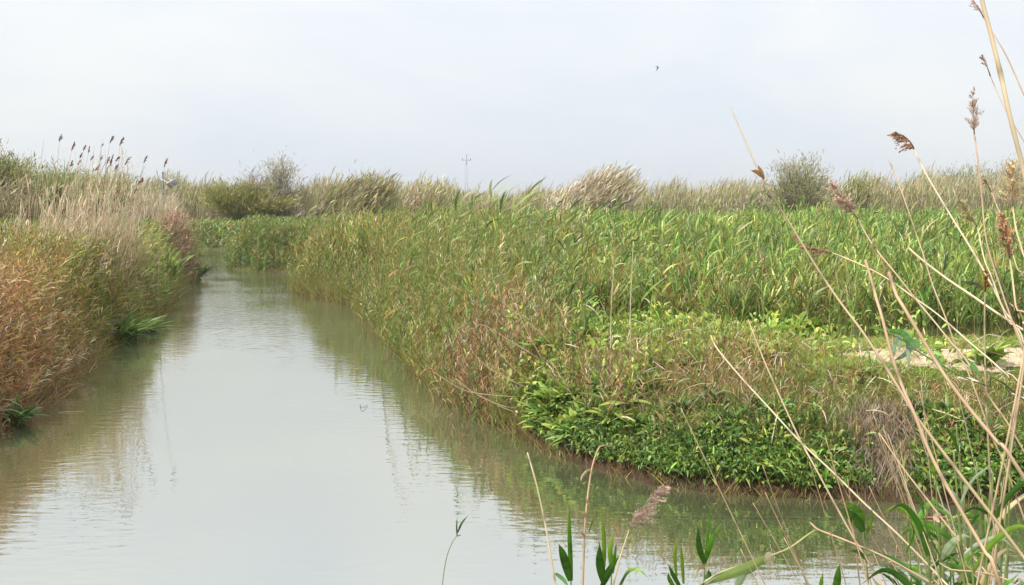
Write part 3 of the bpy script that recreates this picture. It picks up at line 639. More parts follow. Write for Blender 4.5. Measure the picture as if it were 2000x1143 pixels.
def reed_thing(label, pix, D0, D1, px0, px1, col=TANC, ext=None, plume=None, leaves=(), cat="reed", name="dry_reed", group=None, node=.16, mat=None):
    """pix: tip->root in photo pixels. px0/px1: widths in photo pixels at tip/root"""
    W = cane_pts(pix, D0, D1, ext)
    base = np.array(W[-1])
    r0, r1 = px0 * D0 / F / 2 * .84, px1 * D1 / F / 2 * .76
    t = thing(name, base, label, cat, group)
    a, P = stem_mesh(W, r0, r1, col, node); mk("stem", a, mat or M_CANE, base, t)
    if plume:
        (tx_, ty_), n, spread, (dx, dz), pc = plume[:5]
        b = np.array(W[0]); tip = at(tx_, ty_, D0 - .03); ax = tip - b; Lp = np.linalg.norm(ax)
        dr = np.array([dx, 0, dz]); ax = ax / Lp - dr
        wpx = plume[5] if len(plume) > 5 else 1.25
        mk("plume", plume_mesh(b, ax, Lp, int(n * .5), spread * 1.25, dr * np.linalg.norm(ax), np.array(pc), w=wpx * .62 * D0 / F), M_PLUME, base, t)
    for lf in leaves:
        pts, wpx, c = lf[:3]; roll = lf[3] if len(lf) > 3 else .4
        D = D0 + (D1 - D0) * np.clip(lf[4] if len(lf) > 4 else .5, 0, 1)
        Wl = [at(px, py, D - (.05 * k if roll > 0 else -.05 * k)) for k, (px, py) in enumerate(pts)]
        mk("leaf", leaf_mesh(Wl, wpx * D / F, np.array(c), np.array(c) * 1.1, roll), M_LEAF if c[1] > c[0] * .95 else M_DRY, base, t)
    return t
PC1 = srgb(200, 168, 138); PC2 = srgb(182, 150, 124); PC3 = srgb(196, 170, 156); PC4 = srgb(206, 176, 144)

# ================================================================== FOREGROUND REEDS (near bank, right)
gnd = lambda x, y: float(hgt(np.array([x]), np.array([y]))[0]) - .03
def root(x, y): return (x, y, gnd(x, y))
reed_thing("thickest pale cane, crossing the sky at the right edge of the picture", [(1908,-60),(1918,0),(1935,66),(1956,152),(1972,226),(2002,345),(2040,520)], 1.5, 1.45, 9, 15, PALEC, ext=root(1.15, 1.4), node=.2)
reed_thing("thin dry reed behind the thickest cane, its feathery plume cut by the top edge", [(1921,34),(1940,66),(1965,108),(2000,186),(2060,330)], 1.9, 1.8, 2.5, 5, RDC, ext=root(1.5, 1.8), plume=((1895,-6), 90, .35, (-.1,.0), PC3, 1.0))
reed_thing("thin dry reed with a wispy plume left of the thickest cane", [(1934,148),(1950,185),(1968,222),(2002,280),(2080,420)], 2.0, 1.9, 2, 4, RDC, ext=root(1.6, 1.9), plume=((1918,112), 60, .35, (-.1,0), PC3, 1.0))
reed_thing("upright slender reed whose narrow grey plume stands against the sky", [(1903,262),(1907,290),(1917,378),(1927,472),(1956,567),(1985,650),(2050,830)], 2.3, 2.1, 3, 6, RDC, ext=root(1.45, 2.1), plume=((1900,180), 220, .42, (.0,.0), PC3, 1.0))
reed_thing("slender reed with a small curled golden brown plume high against the sky", [(1785,291),(1807,337),(1832,380),(1862,430),(1890,475),(1922,530),(1958,600),(2010,720)], 2.7, 2.3, 3.5, 5.5, PALEC, ext=root(1.5, 2.2), plume=((1746,256), 330, .32, (-.28,-.30), PC2, 1.5))
reed_thing("long bare dry reed without plume between the curled plume and the shrub", [(1735,310),(1752,350),(1770,400),(1792,465),(1804,500),(1822,558),(1844,613),(1865,671),(1890,726),(1914,788),(1936,850),(1985,970)], 2.6, 2.3, 2, 6, TANC, ext=root(1.35, 2.2))
reed_thing("leaning reed with a shaggy pinkish brown plume spread wide at its base", [(1675,427),(1697,467),(1721,500),(1749,534),(1792,589),(1828,632),(1859,671),(1884,699),(1935,780),(2010,900)], 2.5, 2.2, 3, 6, TANC, ext=root(1.4, 2.1), plume=((1626,362), 330, .62, (.0,.05), PC3, 1.2),
           leaves=[([(1712,492),(1706,478),(1712,470)], 5, srgb(190,160,130), .2, .2)])
reed_thing("low bowed reed with its plume nodding out almost level to the left", [(1625,494),(1660,508),(1700,526),(1737,547),(1783,580),(1822,607),(1859,638),(1896,671),(1933,702),(1970,736),(2030,790)], 2.6, 2.2, 3, 6, PALEC, ext=root(1.5, 2.1), plume=((1574,483), 240, .25, (-.1,.0), PC2, 1.4))
reed_thing("longest thick cane, rising from the bottom right corner to a bare whip tip", [(1426,208),(1450,262),(1480,330),(1512,388),(1545,440),(1580,498),(1613,550),(1648,600),(1685,649),(1732,721),(1774,789),(1794,820),(1841,882),(1893,950),(1945,1017),(2000,1090),(2060,1170)], 2.3, 1.9, 1.5, 13, TANC, ext=root(1.35, 1.75), node=.22,
           leaves=[([(1488,345),(1478,336),(1466,333)], 8, srgb(180,130,96), .2, .2), ([(1492,350),(1486,334),(1480,322)], 7, srgb(190,150,110), .2, .2), ([(1560,476),(1550,462),(1540,448)], 7, srgb(210,180,130), .3, .35)])
reed_thing("thick reddish cane that crosses the longest cane and runs on beside it", [(1690,508),(1703,550),(1712,585),(1722,617),(1742,695),(1763,757),(1784,804),(1815,882),(1846,944),(1888,1017),(1924,1079),(1955,1150)], 2.15, 1.85, 6, 11, RDC, ext=root(1.0, 1.7), node=.2)
reed_thing("stout cane with a cut off top right of the crossing canes", [(1736,532),(1750,575),(1763,597),(1815,685),(1851,742),(1898,804),(1945,861),(2010,950)], 2.1, 1.85, 7, 11, RDC, ext=root(1.2, 1.75), node=.2)
reed_thing("pale dry reed slanting low across the green field to the right edge", [(1775,485),(1800,507),(1847,543),(1896,576),(1945,610),(1997,644),(2060,690)], 2.7, 2.3, 5, 5, PALEC, ext=root(1.65, 2.2))
reed_thing("fine reed with a light brushy plume in front of the tan reed belt", [(1909,442),(1922,505),(1937,542),(1965,620),(2005,720)], 2.8, 2.4, 2.5, 5, PALEC, ext=root(1.5, 2.3), plume=((1871,390), 200, .40, (.05,.0), PC4, 1.1))
reed_thing("reed with the broadest bushy orange plume at the right edge", [(1978,404),(1985,450),(1998,497),(2015,600)], 2.3, 2.1, 4, 6, TANC, ext=root(1.3, 2.0), plume=((1976,322), 420, 1.0, (.0,.0), PC4, 1.2))
reed_thing("reed with a dense reddish plume just below the broadest orange plume", [(1972,506),(1977,540),(1984,600),(1998,700)], 2.2, 2.0, 4, 6, TANC, ext=root(1.25, 1.95), plume=((1958,420), 380, .55, (-.06,.0), PC2, 1.4))
reed_thing("wispy little reed plume before the far right of the reed belt", [(1938,378),(1946,400),(1958,430),(1985,520),(2010,610)], 3.0, 2.6, 2, 3.5, TANC, ext=root(1.8, 2.5), plume=((1920,346), 90, .30, (.0,.0), PC4, 1.1))
reed_thing("thin dark withered reed in front of the two lower right plumes", [(1892,392),(1905,415),(1920,437),(1935,500),(1960,560),(1985,640),(2030,780)], 2.5, 2.3, 2, 4, DKC, ext=root(1.5, 2.2))
reed_thing("straight upright reed topped by a small rust brown tuft", [(1924,570),(1923,620),(1924,700),(1927,800),(1932,900),(1938,1000),(1945,1120)], 2.4, 2.2, 4, 6, np.array(srgb(150,136,106)), ext=root(1.05, 2.1), plume=((1926,532), 130, .40, (.0,.0), srgb(160,96,66), 1.4),
           leaves=[([(1920,566),(1908,556),(1890,552),(1872,548)], 7, srgb(104,100,76), .6, .1)])
reed_thing("long slim reed leaning over the brown grass, its top among the dry weeds", [(1388,655),(1400,680),(1447,737),(1504,799),(1561,861),(1628,924),(1691,986),(1763,1053),(1850,1143),(1900,1200)], 2.9, 2.3, 3, 6.5, PALEC, ext=root(1.1, 2.1))
reed_thing("slim reed dropping steeply from the weeds and crossing the other long reed near its middle", [(1462,625),(1467,640),(1493,706),(1525,778),(1561,856),(1592,913),(1634,991),(1675,1064),(1717,1131),(1760,1200)], 2.8, 2.4, 3, 6, TANC, ext=root(.95, 2.2))
reed_thing("reddish dry reed over the dead straw, with a jointed fork halfway", [(1717,846),(1763,913),(1815,981),(1867,1048),(1924,1116),(1960,1170)], 2.4, 2.1, 3, 8, RDC, ext=root(1.1, 2.0), leaves=[([(1835,1003),(1828,1012),(1836,1022)], 12, LDR, .3, .6)])
reed_thing("kinked fallen reed reaching over the water with a hanging blue green leaf", [(1597,1035),(1582,1042),(1545,1069),(1510,1084),(1478,1095),(1440,1107),(1400,1122),(1370,1143),(1340,1165)], 2.6, 2.5, 5, 8, np.array(srgb(172,174,124)), ext=root(.75, 2.4),
           leaves=[([(1500,1088),(1470,1104),(1440,1116),(1405,1130),(1375,1144)], 20, srgb(150,172,92), .3, .6), ([(1450,1102),(1452,1120),(1440,1143),(1432,1160)], 15, srgb(132,150,112), .3, .6), ([(1488,1094),(1468,1112),(1452,1124)], 12, srgb(120,150,118), .4, .5), ([(1509,1084),(1500,1090),(1492,1097)], 20, srgb(214,196,160), .3, .3)])
reed_thing("dry brown twiggy stalk running down right from the kink of the fallen reed", [(1583,1021),(1597,1034),(1625,1045),(1660,1059),(1732,1090),(1815,1137),(1870,1170)], 2.6, 2.3, 4, 6, RDC, ext=root(1.1, 2.2))
reed_thing("jointed brown stalk lying level at the bottom right", [(1835,1100),(1859,1113),(1895,1116),(1934,1122),(1985,1140),(2040,1170)], 2.2, 2.0, 4, 7, RDC, ext=root(1.15, 1.9))
reed_thing("tall bare tan stem standing alone in front of the open water", [(1030,884),(1040,918),(1050,955),(1062,1010),(1073,1070),(1085,1143),(1095,1200)], 3.0, 2.9, 3.5, 6.5, PALEC, ext=root(.16, 2.85),
           leaves=[([(1085,1120),(1100,1132),(1112,1150)], 8, LG2, .3, .9)])
reed_thing("dry stalk with a hooked tip and curled withered leaves", [(1190,873),(1180,870),(1169,876),(1156,915),(1147,978),(1142,1038),(1138,1143),(1137,1200)], 2.9, 2.8, 3, 9, RDC, ext=root(.22, 2.75),
           leaves=[([(1156,917),(1146,920),(1136,932),(1135,942)], 5, LDR, .3, .2), ([(1147,1014),(1140,1002),(1130,998)], 7, LDR, .3, .4), ([(1142,1048),(1134,1040),(1124,1046)], 5, LDR, .3, .5), ([(1152,990),(1146,978),(1143,966)], 5, LDR, .3, .4), ([(1150,1040),(1160,1010),(1166,990)], 4, srgb(150,150,80), .3, .5)])
reed_thing("reed with a one sided purplish plume blown to the right over the water", [(1229,1034),(1224,1050),(1214,1080),(1206,1110),(1198,1143),(1190,1200)], 2.8, 2.7, 3, 7, np.array(srgb(186,172,124)), ext=root(.30, 2.65), plume=((1292,958), 520, .55, (.16,-.02), srgb(168,146,134), .8))
def shoot(label, stem, D, leaves, w=5):
    return reed_thing(label, stem, D, D, w * .6, w, GRC, ext=root(at(stem[-1][0], stem[-1][1], D)[0] * 1.0, D), leaves=leaves, name="reed_shoot", cat="green shoot", node=.12)
shoot("green shoot with one folded broad leaf and one tall spear leaf", [(1113,1090),(1115,1132),(1116,1180)], 2.7, [([(1114,1134),(1106,1105),(1098,1078),(1091,1062)], 17, LG2, .15), ([(1116,1134),(1114,1090),(1112,1030),(1112,975)], 10, LG1, .5)])
shoot("green shoot of spear leaves between the hooked stalk and the purplish plume", [(1176,1100),(1177,1140),(1178,1190)], 2.7, [([(1178,1136),(1172,1100),(1171,1060)], 17, LG2, .2), ([(1177,1130),(1180,1080),(1178,1030),(1171,985)], 9, LG3, .4), ([(1176,1145),(1190,1115),(1210,1085)], 14, LG2, .1)])
shoot("small bright green shoot behind the stem of the purplish plume", [(1194,1100),(1194,1140),(1194,1180)], 3.0, [([(1194,1110),(1192,1070),(1202,1035)], 11, LG3, .5), ([(1196,1120),(1200,1090),(1204,1060)], 8, LG1, .4)])
shoot("green shoot bent over with its long tip arching right at the bottom edge", [(1222,1125),(1214,1143),(1205,1180)], 2.7, [([(1218,1128),(1230,1114),(1248,1114),(1270,1132)], 8, LG3, .6), ([(1210,1143),(1222,1124),(1234,1112)], 5, LG2, .4)])
shoot("lone green shoot of two broad leaves spread in a V with a spike between them", [(1376,1075),(1376,1100),(1375,1143),(1374,1180)], 2.7, [([(1376,1100),(1366,1070),(1363,1025)], 12, LG2, .3), ([(1376,1100),(1388,1060),(1408,1022)], 12, LG1, .3), ([(1378,1090),(1384,1030),(1391,972)], 5, LG1, .3), ([(1374,1108),(1364,1112),(1356,1135)], 6, LDR, .4), ([(1376,1128),(1385,1124),(1384,1112)], 10, LG2, .3)])
shoot("pair of narrow green spears left of the V shaped shoot", [(1321,1110),(1322,1143),(1322,1180)], 2.7, [([(1321,1125),(1318,1080),(1326,1046)], 7, LG3, .4), ([(1335,1140),(1332,1090),(1330,1058)], 7, LG3, .4), ([(1330,1150),(1316,1125),(1304,1100)], 9, LG2, .3), ([(1318,1150),(1308,1132),(1305,1118)], 9, LG1, .3)])
shoot("dark green shoot with a broad drooping leaf right of the open water", [(1684,1000),(1688,1040),(1692,1090),(1696,1143),(1698,1190)], 2.5, [([(1686,1038),(1676,1020),(1656,1002),(1640,988)], 19, LG2, .1), ([(1684,1032),(1680,1005),(1662,988),(1642,982)], 16, LG1, .5), ([(1690,1050),(1702,1015),(1703,990)], 7, LG3, .4), ([(1694,1095),(1676,1078),(1656,1076)], 8, LG2, .3)])
shoot("broad green blades sticking up from the bottom edge near the twiggy stalk", [(1640,1130),(1641,1143),(1642,1180)], 2.6, [([(1630,1165),(1636,1130),(1640,1100)], 15, LG1, .3), ([(1603,1165),(1604,1140),(1608,1118)], 9, LG3, .4)])
shoot("upright green shoot with a pale spear leaf before the reddish reeds", [(1826,905),(1829,960),(1832,1030),(1836,1095),(1838,1180)], 2.3, [([(1826,930),(1820,900),(1821,868)], 10, LG3, .3), ([(1836,1088),(1815,1045),(1800,1000)], 4, LG1, .3), ([(1770,1080),(1785,1040),(1772,1010)], 4, LG1, .3)], 5)
shoot("thin dark sprout with two little leaves far left of the other shoots", [(893,1046),(884,1058),(872,1090),(864,1143),(860,1200)], 3.0, [([(893,1048),(892,1030),(893,1008)], 3, LG2, .3), ([(894,1040),(902,1022),(916,1005)], 4, LG2, .3), ([(893,1047),(898,1046),(901,1044)], 2, LG2, .3)], 3)

# dense green reeds and litter in the bottom right corner
def corner_reed(label, X, Y, Hh, lx, nl, broad, dry=False):
    b = np.array(root(X, Y)); W = [b + np.array([lx * Hh, .04, Hh]), b + np.array([lx * .45 * Hh, .02, Hh * .55]), b]
    t = thing("leafy_reed", b, label, "leafy reed", "leafy reeds in the bottom right corner")
    a, P = stem_mesh(W, .0018, .0034, (GRC if not dry else TANC), .13); mk("stem", a, M_CANE, b, t)
    for k in range(nl):
        f = .30 + .68 * (k + rng.uniform(0, .6)) / nl; q = P[int((1 - f) * (len(P) - 1))]
        sgn = -1 if rng.uniform() < .5 else 1
        L_ = rng.uniform(.10, .21) * (1.05 if broad else .8); up = rng.uniform(.5, 1.0)
        d = nrm(np.array([sgn * rng.uniform(.25, .7), rng.uniform(-.3, .3), up]))
        pts = [q, q + d * L_ * .4, q + d * L_ * .75 + np.array([sgn * .02, 0, -.03]) * L_ * 4, q + d * L_ + np.array([sgn * .05, 0, -.13]) * L_ * rng.uniform(1, 5)]
        c = [LG1, LG2, LG2, LG3, LGY][rng.integers(5)]
        if rng.uniform() < .16 or (dry and rng.uniform() < .6): c = LDR
        mk("leaf", leaf_mesh(pts, rng.uniform(.008, .015) * (1.1 if broad else .7), c * rng.uniform(.8, 1.1), c * 1.1, rng.uniform(-.8, .8)), M_LEAF if c[1] > c[0] else M_DRY, b, t)
specs = []
for k in range(38):
    u_ = rng.uniform(0, 1) ** .7; D_ = rng.uniform(2.0, 3.1); X_ = D_ * (.37 + .10 * u_)
    specs.append((X_, D_, rng.uniform(.70, .95) + .40 * u_ * rng.uniform(.3, 1), rng.normal(-.03, .05), 6, int(rng.uniform() < .5)))
for s_ in specs: corner_reed("leafy green reed in the crowded clump filling the bottom right corner", *s_)
for k in range(60):                          # dry litter canes, each its own
    Y = rng.uniform(2.0, 3.0); X = Y * rng.uniform(.37, .56); Hh = rng.uniform(.6, 1.35); lx = rng.normal(-.28, .16)
    b = np.array(root(X, Y)); W = [b + np.array([lx * Hh, rng.uniform(-.1, .2), Hh]), b + np.array([lx * .5 * Hh + rng.normal(0, .02), .05, Hh * .52]), b]
    a, P = stem_mesh(W, .0008, rng.uniform(.0015, .0032), [TANC, PALEC, RDC][rng.integers(3)], .15)
    tag(mk("dry_cane", a, M_CANE, b), "thin broken dry cane without plume in the tangle at the right edge", "dry cane", "thin broken canes at the right edge")
# giant reed leaf spray hanging over the path
t = reed_thing("green cane lying across the sandy path with drooping blue green leaves", [(1700,641),(1732,650),(1765,665),(1794,687),(1836,712),(1878,735),(1930,755),(2010,790)], 2.4, 2.2, 3, 5, np.array(srgb(84,96,48)), ext=root(1.6, 2.1), name="green_reed",
    leaves=[([(1765,660),(1780,668),(1790,672),(1796,683)], 14, LG2, .2), ([(1738,645),(1764,652),(1782,672),(1796,684)], 12, LG2, .2), ([(1755,656),(1748,670),(1745,690),(1738,712)], 7, srgb(112,136,100), .2), ([(1772,664),(1774,690),(1774,726)], 7, srgb(128,148,116), .2), ([(1786,676),(1765,694),(1745,705)], 9, srgb(116,138,104), .2), ([(1757,655),(1757,675),(1755,690)], 5, srgb(118,140,108), .2), ([(1732,650),(1712,640),(1692,642)], 5, LG3, .3),
            ([(1826,692),(1834,708),(1843,722)], 8, LG2, .2), ([(1880,700),(1900,715),(1916,735)], 10, LG2, .3), ([(1870,737),(1896,741),(1914,746)], 5, srgb(222,214,190), .3)])
# ================================================================== PLANTS ON THE BANKS
def dock(label, X, Y, n, Ll, Wl, pal, up=1.0, lean=(0, 0), cat="leafy plant", name="leafy_plant", zoff=0, stalks=0, droop=.5, group=None, z0=None):
    b = np.array([X, Y, (gnd(X, Y) + .02) if z0 is None else z0]); t = thing(name, b, label, cat, group)
    a = Acc(); P = np.tile(b, (n, 1)) + np.stack([rng.normal(0, .05 * Ll * 2, n), rng.normal(0, .05 * Ll * 2, n), rng.uniform(0, .05, n)], 1)
    az = rng.uniform(0, 6.283, n); s = rng.uniform(.2, 1.1, n)
    D = np.stack([np.cos(az) * s + lean[0], np.sin(az) * s + lean[1], up * rng.uniform(.6, 1.2, n)], 1)
    B = nrm(D * [1, 1, 0] + 1e-5) * .25 + np.array([0, 0, -1.]) * (rng.uniform(.3, 1.2, n) * droop)[:, None]
    c = pick(pal, n, .16, .06)
    side = nrm(np.cross(nrm(D), [0, 0, 1]) + rng.normal(0, .25, (n, 3)))
    ribbons(a, P, D, Ll * rng.uniform(.6, 1.15, n), Wl * rng.uniform(.7, 1.2, n), B, 7, 'broad', c * .85, c * 1.1, side=side, fold=.35)
    mk("foliage", a, M_LEAF, b, t)
    m = max(3, stalks); a = Acc(); P = np.tile(b, (m, 1)); D = az_dirs(m, .18, lean)
    stems(a, P, D, Ll * (1.5 if stalks else .6) * rng.uniform(.8, 1.1, m), .004, np.zeros((m, 3)), 3, pick(STM, m), pick(OLV, m))
    mk("stem", a, M_LEAF, b, t)
    return t
def wxy(px, D, py=0): p = at(px, 500, D); return p[0], p[1]
dock("big bright green leafy plant at the left waterline in front of dry grass", *gp(232, 668)[:2], 90, .95, .055, DKG[:2] + LIM[:1], up=1.5, lean=(.25, -.25), stalks=6)
dock("second part of green plant leaning out over the water beside the big leafy plant", *gp(282, 646)[:2], 44, .55, .045, GRN, up=1.1, lean=(.45, -.2))
dock("dark green broad leaved plant low on the left bank, cut by the frame", *gp(26, 828)[:2], 80, .40, .05, DKG, up=1.3, lean=(.25, -.3), stalks=3)
dock("round tuft of green strap leaves at the tip of the left bank", *gp(390, 548)[:2], 80, .62, .05, DKG[:2] + GRN[:1], up=1.1, lean=(.0, -.1), z0=.10, droop=.25)
dock("bright green bush of strap leaves between olive grass and the pink brown clump", *wxy(320, 31), 110, 1.15, .06, GRN, up=2.0, lean=(.0, 0), stalks=10, droop=.25)
dock("broad leaved plant with long leaves arching left over the water", *gp(1085, 868)[:2], 50, .36, .04, DKG[:2] + GRN[:2], up=.95, lean=(-.45, -.15), droop=.7)
dock("upright fan of dark strap leaves beside the broad leaved arching plant", *gp(1190, 880)[:2], 70, .40, .03, DKG, up=1.7, lean=(.0, -.25))
dock("dark glossy broad leaved plant low on the bank between fan and ground cover", *gp(1130, 892)[:2], 60, .32, .07, DKG, up=.8, lean=(-.1, -.3))
dock("tall broad leaved green plant above the long arching leaves", *wxy(1112, 11.7), 60, .34, .075, GRN[:2] + DKG[:2], up=1.1, lean=(0, -.2), stalks=3)
dock("big dark green broad leaved plant in the middle of the lime weeds", *wxy(1350, 14.3), 46, .62, .13, DKG, up=1.3, lean=(0, -.1), stalks=4)
dock("smaller dark leafy plant just left of the biggest one in the weeds", *wxy(1282, 13.3), 30, .34, .09, DKG, up=1.1, lean=(0, -.1))
dock("pale green broad leaved plant at the edge of the lime weeds above the brown reeds", *wxy(1165, 13.2), 40, .38, .11, LIM, up=1.0, lean=(0, -.1))
dock("broad leaved plant between the dead straw and the white flowers", *gp(1790, 940)[:2], 40, .26, .055, DKG, up=1.0, lean=(0, -.2))
dock("leafy bright green weed growing on the sandy path edge", *wxy(1935, 11.3), 44, .34, .10, LIM[:1] + GRN[:2], up=1.3, stalks=3)
dock("broad leaf weed standing at the front of the reed field behind the turf", *wxy(1560, 13.6), 26, .5, .14, LIM[:2] + GRN[:1], up=1.4)
dock("low leafy green weed in the grass above the dead straw", *wxy(1690, 10.9), 24, .2, .06, GRN, up=1.1)
dock("broad leaved weed low in the brown grass right of the lime weeds", *wxy(1470, 11.6), 34, .34, .09, LIM, up=1.2)
dock("dark strap leaved plant above the ground cover", *wxy(1400, 10.6), 30, .30, .04, DKG, up=1.3, lean=(0, -.2))

def tuft(name, label, X, Y, n, Hh, pal, cat, lean=(.15, 0), tilt=.2, w=.02, nl=8, ll=.3, rad=.5, mat=None, droop=.6, leafw=None, up=1.0, wind=(.2, 0), group=None):
    b = np.array([X, Y, gnd(X, Y)]); a = Acc()
    x = X + rng.normal(0, rad * .5, n); y = Y + rng.normal(0, rad * .5, n)
    hh = Hh * np.clip(1.1 - .35 * (((x - X) / rad) ** 2 + ((y - Y) / rad) ** 2), .35, 1.1)
    reeds(a, x, y, hh, .35 * w, nl, leafw or w, ll, pal, pal, pal, tilt=tilt, lean=lean, droop=droop, lo=.08, up=up, wind=wind)
    return tag(mk(name, a, mat or M_DRY, b), label, cat, group)
tuft("grass_clump", "pinkish brown dry clump at the point of the left bank before the distant water", *wxy(340, 35.8), 620, 1.45, [C(184,152,124,3), C(164,132,104,2), C(200,174,148,1), C(130,124,70,1)], "grass clump", rad=.55, w=.018, ll=.25, tilt=.2, lean=(.04, 0), wind=(.1, 0))
# reed clumps blown over to the right, far side of the field
def leaning(label, px, D, n, Hh, rad, lean, pal):
    X, Y = wxy(px, D)
    return tuft("reed_clump", label, X, Y, n, Hh, pal, "reed clump", lean=(lean, 0), tilt=.10, w=.05, nl=6, ll=.65, rad=rad, up=2.2, wind=(.35, 0), droop=.4)
leaning("large windblown reed clump leaning right, alone above the middle of the field", 1118, 56, 700, 3.25, 1.9, .34, GTN[:1] + TAN + GRY[:1])
leaning("windblown brown and green reed clump left of the olive topped bush", 640, 60, 460, 2.9, 1.6, .35, TAN[2:4] + GTN[:2] + GRY[:2] + OLV[:1])
leaning("brownish reed clump leaning right over dark undergrowth, beside the olive topped bush", 690, 58, 360, 3.0, 1.2, .30, TAN[2:3] + GTN[:2] + GRY[:1])
leaning("reed clump with taller green tops right of the grey shrub in the belt", 1650, 62, 200, 3.0, 1.0, .12, GTN + OLV[:1])
leaning("sparse upright reed clump in the belt right of the olive topped bush", 820, 60, 200, 2.6, 1.4, .12, TAN[:1] + GTN[:2])

# shrubs and small trees along the horizon
def shrub(label, px, D, Hh, Wd, n, pal, bark=(104, 92, 78), fine=.035, Lf=.28, cat="shrub", name="shrub", bare=0.0, wide=.8, limbs=16, base=None, up=.9):
    X, Y = wxy(px, D); b = np.array([X, Y, gnd(X, Y)]); t = thing(name, b, label, cat)
    a = Acc(); tips = []; bc = np.array(srgb(*bark))
    for k in range(limbs):
        az = rng.uniform(0, 6.283); r = Wd / 2 * rng.uniform(.15, 1.0); top = Hh * (1 - .40 * (r / (Wd / 2)) ** 2) * rng.uniform(.72, 1.0)
        e = b + np.array([math.cos(az) * r, math.sin(az) * r, top]); m1 = b + (e - b) * .5 + np.array([math.cos(az) * r * -.12, math.sin(az) * r * -.12, top * .06]) + rng.normal(0, .06 * Hh, 3)
        P = curve([b + rng.normal(0, .06, 3) * [1, 1, 0], m1, e], 10); rr = np.linspace(.045, .010, 10) * Hh / 3
        tube(a, P, rr, bc * rng.uniform(.8, 1.2), 5)
        for q in range(9):
            i = rng.integers(3, 10); s0 = P[i]; dv = nrm(rng.normal(0, 1, 3) * [1, 1, .4] + np.array([math.cos(az) * .5, math.sin(az) * .5, .8])); ln = Hh * rng.uniform(.10, .26)
            Q = curve([s0, s0 + dv * ln * .5 + rng.normal(0, .03, 3), s0 + dv * ln], 5); tube(a, Q, np.linspace(.012, .004, 5) * Hh / 3, bc, 4); tips += [Q[1], Q[2], Q[3], Q[4]]
    mk("trunk", a, M_BARK, b, t)
    T = np.array(tips); k = rng.integers(0, len(T), n); keep = fbm(T[k][:, 0] * 1.0 + 50, T[k][:, 2] * 1.3, 1.2, 91) > bare * .8; k = k[keep]; n = len(k)
    P = T[k] + rng.normal(0, .085 * Hh, (n, 3)) * [1, 1, .8]; P[:, 2] = np.maximum(P[:, 2], b[2] + .1)
    D = nrm(rng.normal(0, .6, (n, 3)) + (P - b) * [1, 1, .3] * .35 + np.array([.15, 0, up]))
    a = Acc(); c = pick(pal, n, .2, .05) * (.75 + .6 * fbm(P[:, 0] * 1.5, P[:, 2] * 1.5 + 9, 1.5, 92))[:, None]
    ribbons(a, P, D, Lf * rng.uniform(.5, 1.2, n), fine * rng.uniform(.6, 1.3, n), rng.normal(0, .2, (n, 3)), 2, 'leaf', c, c * 1.1)
    mk("crown", a, M_LEAF, b, t)
    return t
TGN = [C(104,124,62,3), C(124,138,74,2), C(86,104,54,2), C(140,140,84,1)]
TGY = [C(130,134,112,3), C(112,120,92,2), C(150,148,128,2), C(120,128,84,1)]
TBR = [C(142,124,96,3), C(126,126,76,2), C(150,134,104,1)]
shrub("big olive green tamarisk cut by the left edge of the picture", -16, 40, 3.55, 3.5, 17000, TGN + TBR[:1], name="tamarisk")
shrub("brownish lower bush at the foot of the big olive tamarisk", 18, 37, 2.1, 1.8, 9000, TBR, name="bush", cat="bush")
shrub("thin grey green tree showing between the big olive tamarisk and the pale reeds", 50, 50, 3.7, 2.2, 3600, TGY[:2] + TGN[:1], name="tamarisk", cat="small tree", bare=.35, fine=.03)
shrub("dark green bush right behind the pale reeds, left of the thinnest reeds", 105, 46, 2.9, 2.8, 11000, TGN, name="bush", cat="bush")
shrub("broad dark green bush behind the plumed reeds on the left bank", 170, 48, 3.1, 3.2, 13000, TGN, name="bush", cat="bush")
shrub("tall grey tamarisk with bare twiggy top, highest point left of the pylon", 548, 66, 4.3, 3.0, 6000, TGY, name="tamarisk", cat="small tree", bare=.45, fine=.03, limbs=26, bark=(140,128,116))
shrub("low bare grey twiggy tree left of the tall grey tamarisk", 490, 64, 3.6, 2.4, 2600, TGY, name="bare_tree", cat="bare tree", bare=.6, fine=.022, limbs=30, bark=(146,132,122))
shrub("yellowish olive rounded bush before the bare grey twiggy tree", 482, 64.5, 2.7, 5.4, 18000, [C(138,138,66,3), C(120,124,58,2)], name="bush", cat="bush")
shrub("grey mauve twiggy undergrowth in front of the tall grey tamarisk", 535, 65.5, 2.2, 3.8, 5000, TGY + TBR[:1], name="bush", cat="bush", bare=.3, limbs=30, bark=(132,120,112))
shrub("olive topped bush standing above the reeds halfway to the pylon", 716, 61, 3.4, 1.5, 5200, [C(144,136,74,3), C(122,122,62,2)], name="bush", cat="bush")
shrub("rounded grey green shrub with dark branches standing out above the right part of the belt", 1552, 57, 3.6, 3.6, 12000, TGY[:2] + TGN[:2], name="tamarisk", bare=.2, fine=.032, limbs=22, bark=(96,86,78))
shrub("grey leafless scrub hugging the left foot of the rounded grey green shrub", 1475, 60, 2.1, 2.4, 3000, TGY + TBR[:1], name="bush", cat="bush", bare=.3, limbs=26, bark=(140,126,118))
shrub("small green treetop rising behind the right end of the belt", 1905, 78, 4.3, 2.4, 4200, TGN + TGY[:1], name="tamarisk", cat="small tree")
shrub("low green bush left of the small green treetop behind the belt", 1858, 76, 3.6, 2.2, 3600, TGN, name="bush", cat="bush")
shrub("brownish grey thicket at the far right end of the belt", 1985, 66, 3.6, 4.0, 7000, TBR + TGY[:1], name="bush", cat="bush", limbs=26)
shrub("mauve brown scrub in the belt right of the small green treetop's foot", 1920, 64, 2.8, 3.0, 4500, TBR + TGY[:2], name="bush", cat="bush", limbs=26)

